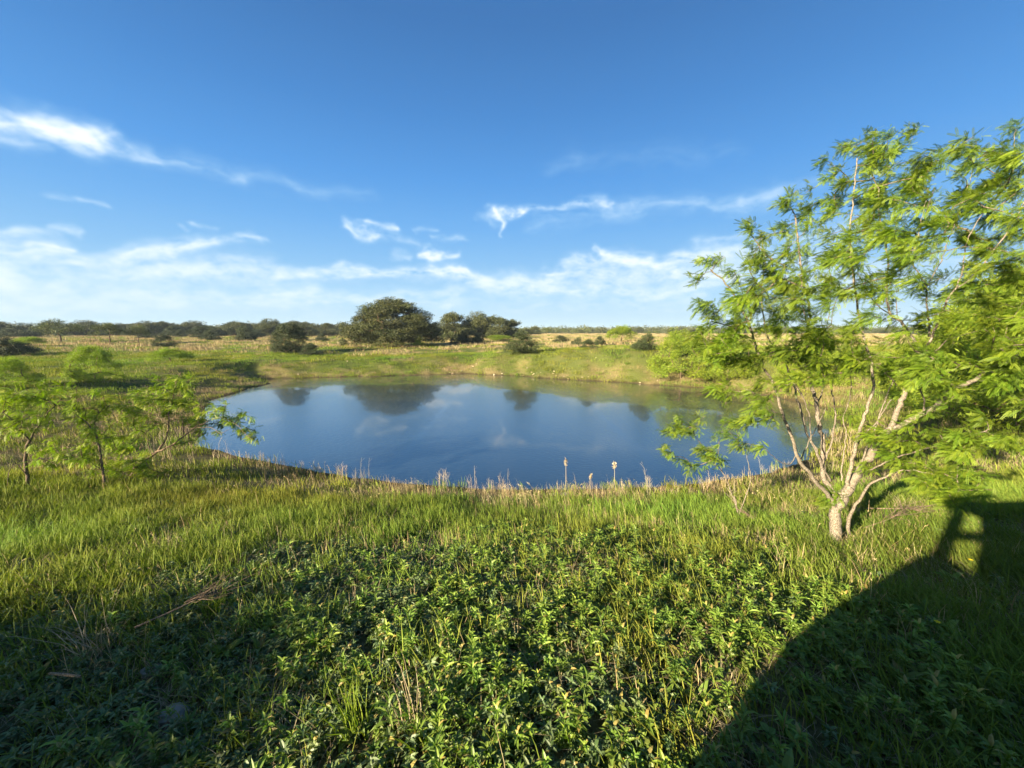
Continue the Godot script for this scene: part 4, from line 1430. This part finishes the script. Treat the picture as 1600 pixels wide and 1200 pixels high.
	# yellow flowers in the shaded grass
	for s in [[3.7, 2.88, "single small yellow flower in the shaded grass at the right"], [2.5, 2.05, "tiny yellow flower nearer the camera in the shaded grass"]]:
		var t := thing("yellow_flower", Vector3(s[0], land(s[0], s[1]), -s[1]), s[2], "flower")
		var acc := Acc.new()
		acc.tube(PackedVector3Array([Vector3.ZERO, Vector3(0.005, 0.17, 0)]), PackedFloat32Array([0.0015, 0.001]), 5, Color(0.08, 0.14, 0.03))
		part("stem", acc.mesh(), M.grass, t)
		for k in 7:
			acc = Acc.new()
			var a := TAU * k / 7.0
			var d := Vector3(cos(a), 0.35, sin(a)).normalized()
			acc.leaf(Vector3(0.005, 0.17, 0), d, Vector3(-sin(a), 0, cos(a)), Vector3.UP, 0.018, 0.009, 0.002, 0.1, Color(0.75, 0.55, 0.02))
			part("petal", acc.mesh(), M.grass, t)
	# the tallest leafy weeds stand out one by one
	var spots := [[-0.15, 2.6], [0.25, 2.85], [0.6, 2.45], [0.95, 2.7], [1.35, 2.2], [0.1, 3.3], [-0.5, 3.1], [0.75, 3.25], [1.6, 3.0], [1.2, 3.5], [-0.2, 1.75], [0.35, 1.6], [0.85, 1.75], [0.5, 1.95], [1.0, 1.45], [-0.55, 1.5], [-0.9, 2.3], [1.7, 3.7], [2.1, 3.4], [0.4, 3.7]]
	spots.sort_custom(func(a, b): return a[0] / a[1] < b[0] / b[1])
	var rows := [0, 0, 0]
	var nth := ["first", "second", "third", "fourth", "fifth", "sixth", "seventh", "eighth", "ninth", "tenth"]
	for s in spots:
		var row := 0 if s[1] < 2.0 else (1 if s[1] < 2.95 else 2)
		rows[row] += 1
		var which := "%s tall lance leaved weed from the left in the %s row above the ground cover" % [nth[rows[row] - 1], ["nearest", "middle", "farthest"][row]]
		var t := thing("leafy_weed", Vector3(s[0], land(s[0], s[1]), -s[1]), which, "plant", "tall leafy weeds in front of the camera", rng.randf() * TAU)
		var h := rng.randf_range(0.16, 0.25)
		var acc := Acc.new()
		acc.tube(PackedVector3Array([Vector3(0, -0.02, 0), Vector3(0.01, h * 0.5, 0), Vector3(-0.01, h, 0.01)]), PackedFloat32Array([0.0035, 0.003, 0.002]), 5, Color(0.1, 0.15, 0.04))
		part("stem", acc.mesh(), M.weed, t)
		var turn := rng.randf() * TAU
		for j in 17:
			var q := 0.25 + 0.75 * j / 16.0
			turn += 2.4
			var along := Vector3(cos(turn), lerpf(0.05, 1.0, q * q) + rng.randf_range(-0.2, 0.2), sin(turn)).normalized()
			var side := along.cross(Vector3.UP).normalized().rotated(along, rng.randf_range(-0.4, 0.4))
			acc = Acc.new()
			acc.leaf(Vector3(0, h * q, 0), along, side, side.cross(along), rng.randf_range(0.065, 0.1) * (1.15 - 0.4 * q), rng.randf_range(0.015, 0.021), rng.randf_range(0.005, 0.025), 0.22, Color(0.085, 0.15, 0.02).lerp(Color(0.16, 0.225, 0.035), rng.randf()))
			part("leaf", acc.mesh(), M.weed, t)
	# single clumps that catch the eye
	for s in [[-0.45, 1.5, 26, 0.05, 0.34, 0.35, true, "sparse clump of tall dry grass stems among the green weeds, bottom centre"], [1.78, 1.62, 60, 0.09, 0.13, 0.9, false, "dead grey grass clump in the vehicle's shadow near the bottom right"], [0.95, 1.48, 70, 0.14, 0.08, 1.8, false, "matted dead brown grass at the edge of the vehicle's shadow"], [5.2, 4.7, 90, 0.22, 0.2, 0.8, false, "pale dead grass clump behind the big mesquite's trunk"], [-2.35, 1.95, 46, 0.08, 0.3, 0.9, true, "arching half dry grass clump in the bottom left corner"]]:
		var o := part("grass_clump", tuft(s[2], s[3], s[4], 0.0035, s[5], [Color(0.24, 0.19, 0.11), Color(0.42, 0.36, 0.23)], s[6]), M.dry, self)
		o.position = Vector3(s[0], land(s[0], s[1]), -s[1])
		tag(o, s[7], "grass clump")
	for s in [[-0.72, 1.52, "bright green upright grass clump in the bottom row left of centre"], [-1.95, 2.3, "green grass clump beside the dead twig spray"]]:
		var o := part("grass_clump", tuft(40, 0.05, 0.26, 0.005, 0.45, [Color(0.12, 0.2, 0.02), Color(0.22, 0.28, 0.04)]), M.grass, self)
		o.position = Vector3(s[0], land(s[0], s[1]), -s[1])
		tag(o, s[2], "grass clump")


# ---------------------------------------------------------------- the open utility vehicle the picture is taken from
func slab(points: PackedVector2Array, z0: float, z1: float) -> ArrayMesh:
	var st := SurfaceTool.new()
	st.begin(Mesh.PRIMITIVE_TRIANGLES)
	var idx := Geometry2D.triangulate_polygon(points)
	for k in range(0, idx.size(), 3):
		for z in [z0, z1]:
			for j in 3:
				var p := points[idx[k + j]]
				st.add_vertex(Vector3(p.x, p.y, z))
	for k in points.size():
		var a := points[k]
		var b := points[(k + 1) % points.size()]
		for q in [[a, z0], [b, z0], [b, z1], [a, z0], [b, z1], [a, z1]]:
			st.add_vertex(Vector3(q[0].x, q[0].y, q[1]))
	st.generate_normals()
	return st.commit()


func paint(c: Color, rough: float, metal := 0.0) -> StandardMaterial3D:
	var m := StandardMaterial3D.new()
	m.albedo_color = c.linear_to_srgb()
	m.roughness = rough
	m.metallic = metal
	m.cull_mode = BaseMaterial3D.CULL_DISABLED
	return m


func bar(a: Vector3, b: Vector3, r: float) -> ArrayMesh:
	var acc := Acc.new()
	acc.tube(PackedVector3Array([a, a.lerp(b, 0.5), b]), PackedFloat32Array([r, r, r]), 10, Color.WHITE)
	return acc.mesh()


func make_vehicle() -> void:
	var t := thing("utility_vehicle", Vector3(0, land(0, -1), 0), "open green utility vehicle with a roof, parked behind the camera, seen by its shadow", "vehicle")
	var green := paint(Color(0.05, 0.09, 0.04), 0.35)
	var black := paint(Color(0.02, 0.02, 0.02), 0.7)
	var steel := paint(Color(0.4, 0.4, 0.4), 0.4, 0.8)
	var z0 := 0.16
	var z1 := 1.56
	part("body", slab(PackedVector2Array([Vector2(-1.2, 0.45), Vector2(-1.22, 0.95), Vector2(-1.18, 1.14), Vector2(-1.02, 1.3), Vector2(-0.68, 1.54), Vector2(-0.5, 1.56), Vector2(-0.42, 1.15), Vector2(-0.3, 0.6), Vector2(0.45, 0.6), Vector2(0.5, 1.1), Vector2(0.7, 1.2), Vector2(1.9, 1.2), Vector2(1.9, 0.6), Vector2(1.5, 0.45)]), z0, z1), green, t)
	part("roof", slab(PackedVector2Array([Vector2(-0.58, 2.03), Vector2(-0.5, 2.1), Vector2(0.9, 2.12), Vector2(0.95, 2.04)]), z0 - 0.02, z1 + 0.02), black, t)
	for z in [z0 + 0.04, z1 - 0.04]:
		part("roof_post", bar(Vector3(-0.55, 1.36, z), Vector3(-0.5, 2.06, z), 0.06), black, t)
		part("roof_post", bar(Vector3(0.78, 1.15, z), Vector3(0.74, 2.06, z), 0.04), black, t)
		part("grab_rail", bar(Vector3(-0.52, 1.73, z), Vector3(-0.05, 1.7, z), 0.045), black, t)
		part("added_shade_panel", slab(PackedVector2Array([Vector2(-0.16, 1.0), Vector2(-0.24, 1.3), Vector2(-0.2, 1.7), Vector2(-0.28, 2.05), Vector2(0.8, 2.05), Vector2(0.8, 1.1)]), z - 0.008, z + 0.008), black, t)  # added panel blocking the sun where occupant and seat would cast their shadow
		for x in [-0.75, 1.35]:
			var wheel := part("wheel", CylinderMesh.new(), steel, t)
			wheel.mesh.top_radius = 0.2
			wheel.mesh.bottom_radius = 0.2
			wheel.mesh.height = 0.2
			wheel.rotation.x = PI / 2
			wheel.position = Vector3(x, 0.34, z)
			var tm := TorusMesh.new()
			tm.inner_radius = 0.19
			tm.outer_radius = 0.35
			part("tyre", tm, black, wheel)
	for z in [z0 + 0.22, z1 - 0.22]:
		var lamp := part("headlight", SphereMesh.new(), steel, t)
		lamp.mesh.radius = 0.09
		lamp.mesh.height = 0.1
		lamp.position = Vector3(-1.2, 1.0, z)
		part("seat", slab(PackedVector2Array([Vector2(-0.1, 0.6), Vector2(-0.12, 0.85), Vector2(0.25, 0.82), Vector2(0.4, 1.5), Vector2(0.5, 1.5), Vector2(0.4, 0.6)]), z - 0.2, z + 0.2), black, t)
	part("bumper", bar(Vector3(-1.28, 0.6, z0 + 0.1), Vector3(-1.28, 0.6, z1 - 0.1), 0.04), black, t)
	var sw := TorusMesh.new()
	sw.inner_radius = 0.15
	sw.outer_radius = 0.18
	var wheel2 := part("steering_wheel", sw, black, t)
	wheel2.position = Vector3(-0.3, 1.28, z1 - 0.35)
	wheel2.rotation.z = -1.0
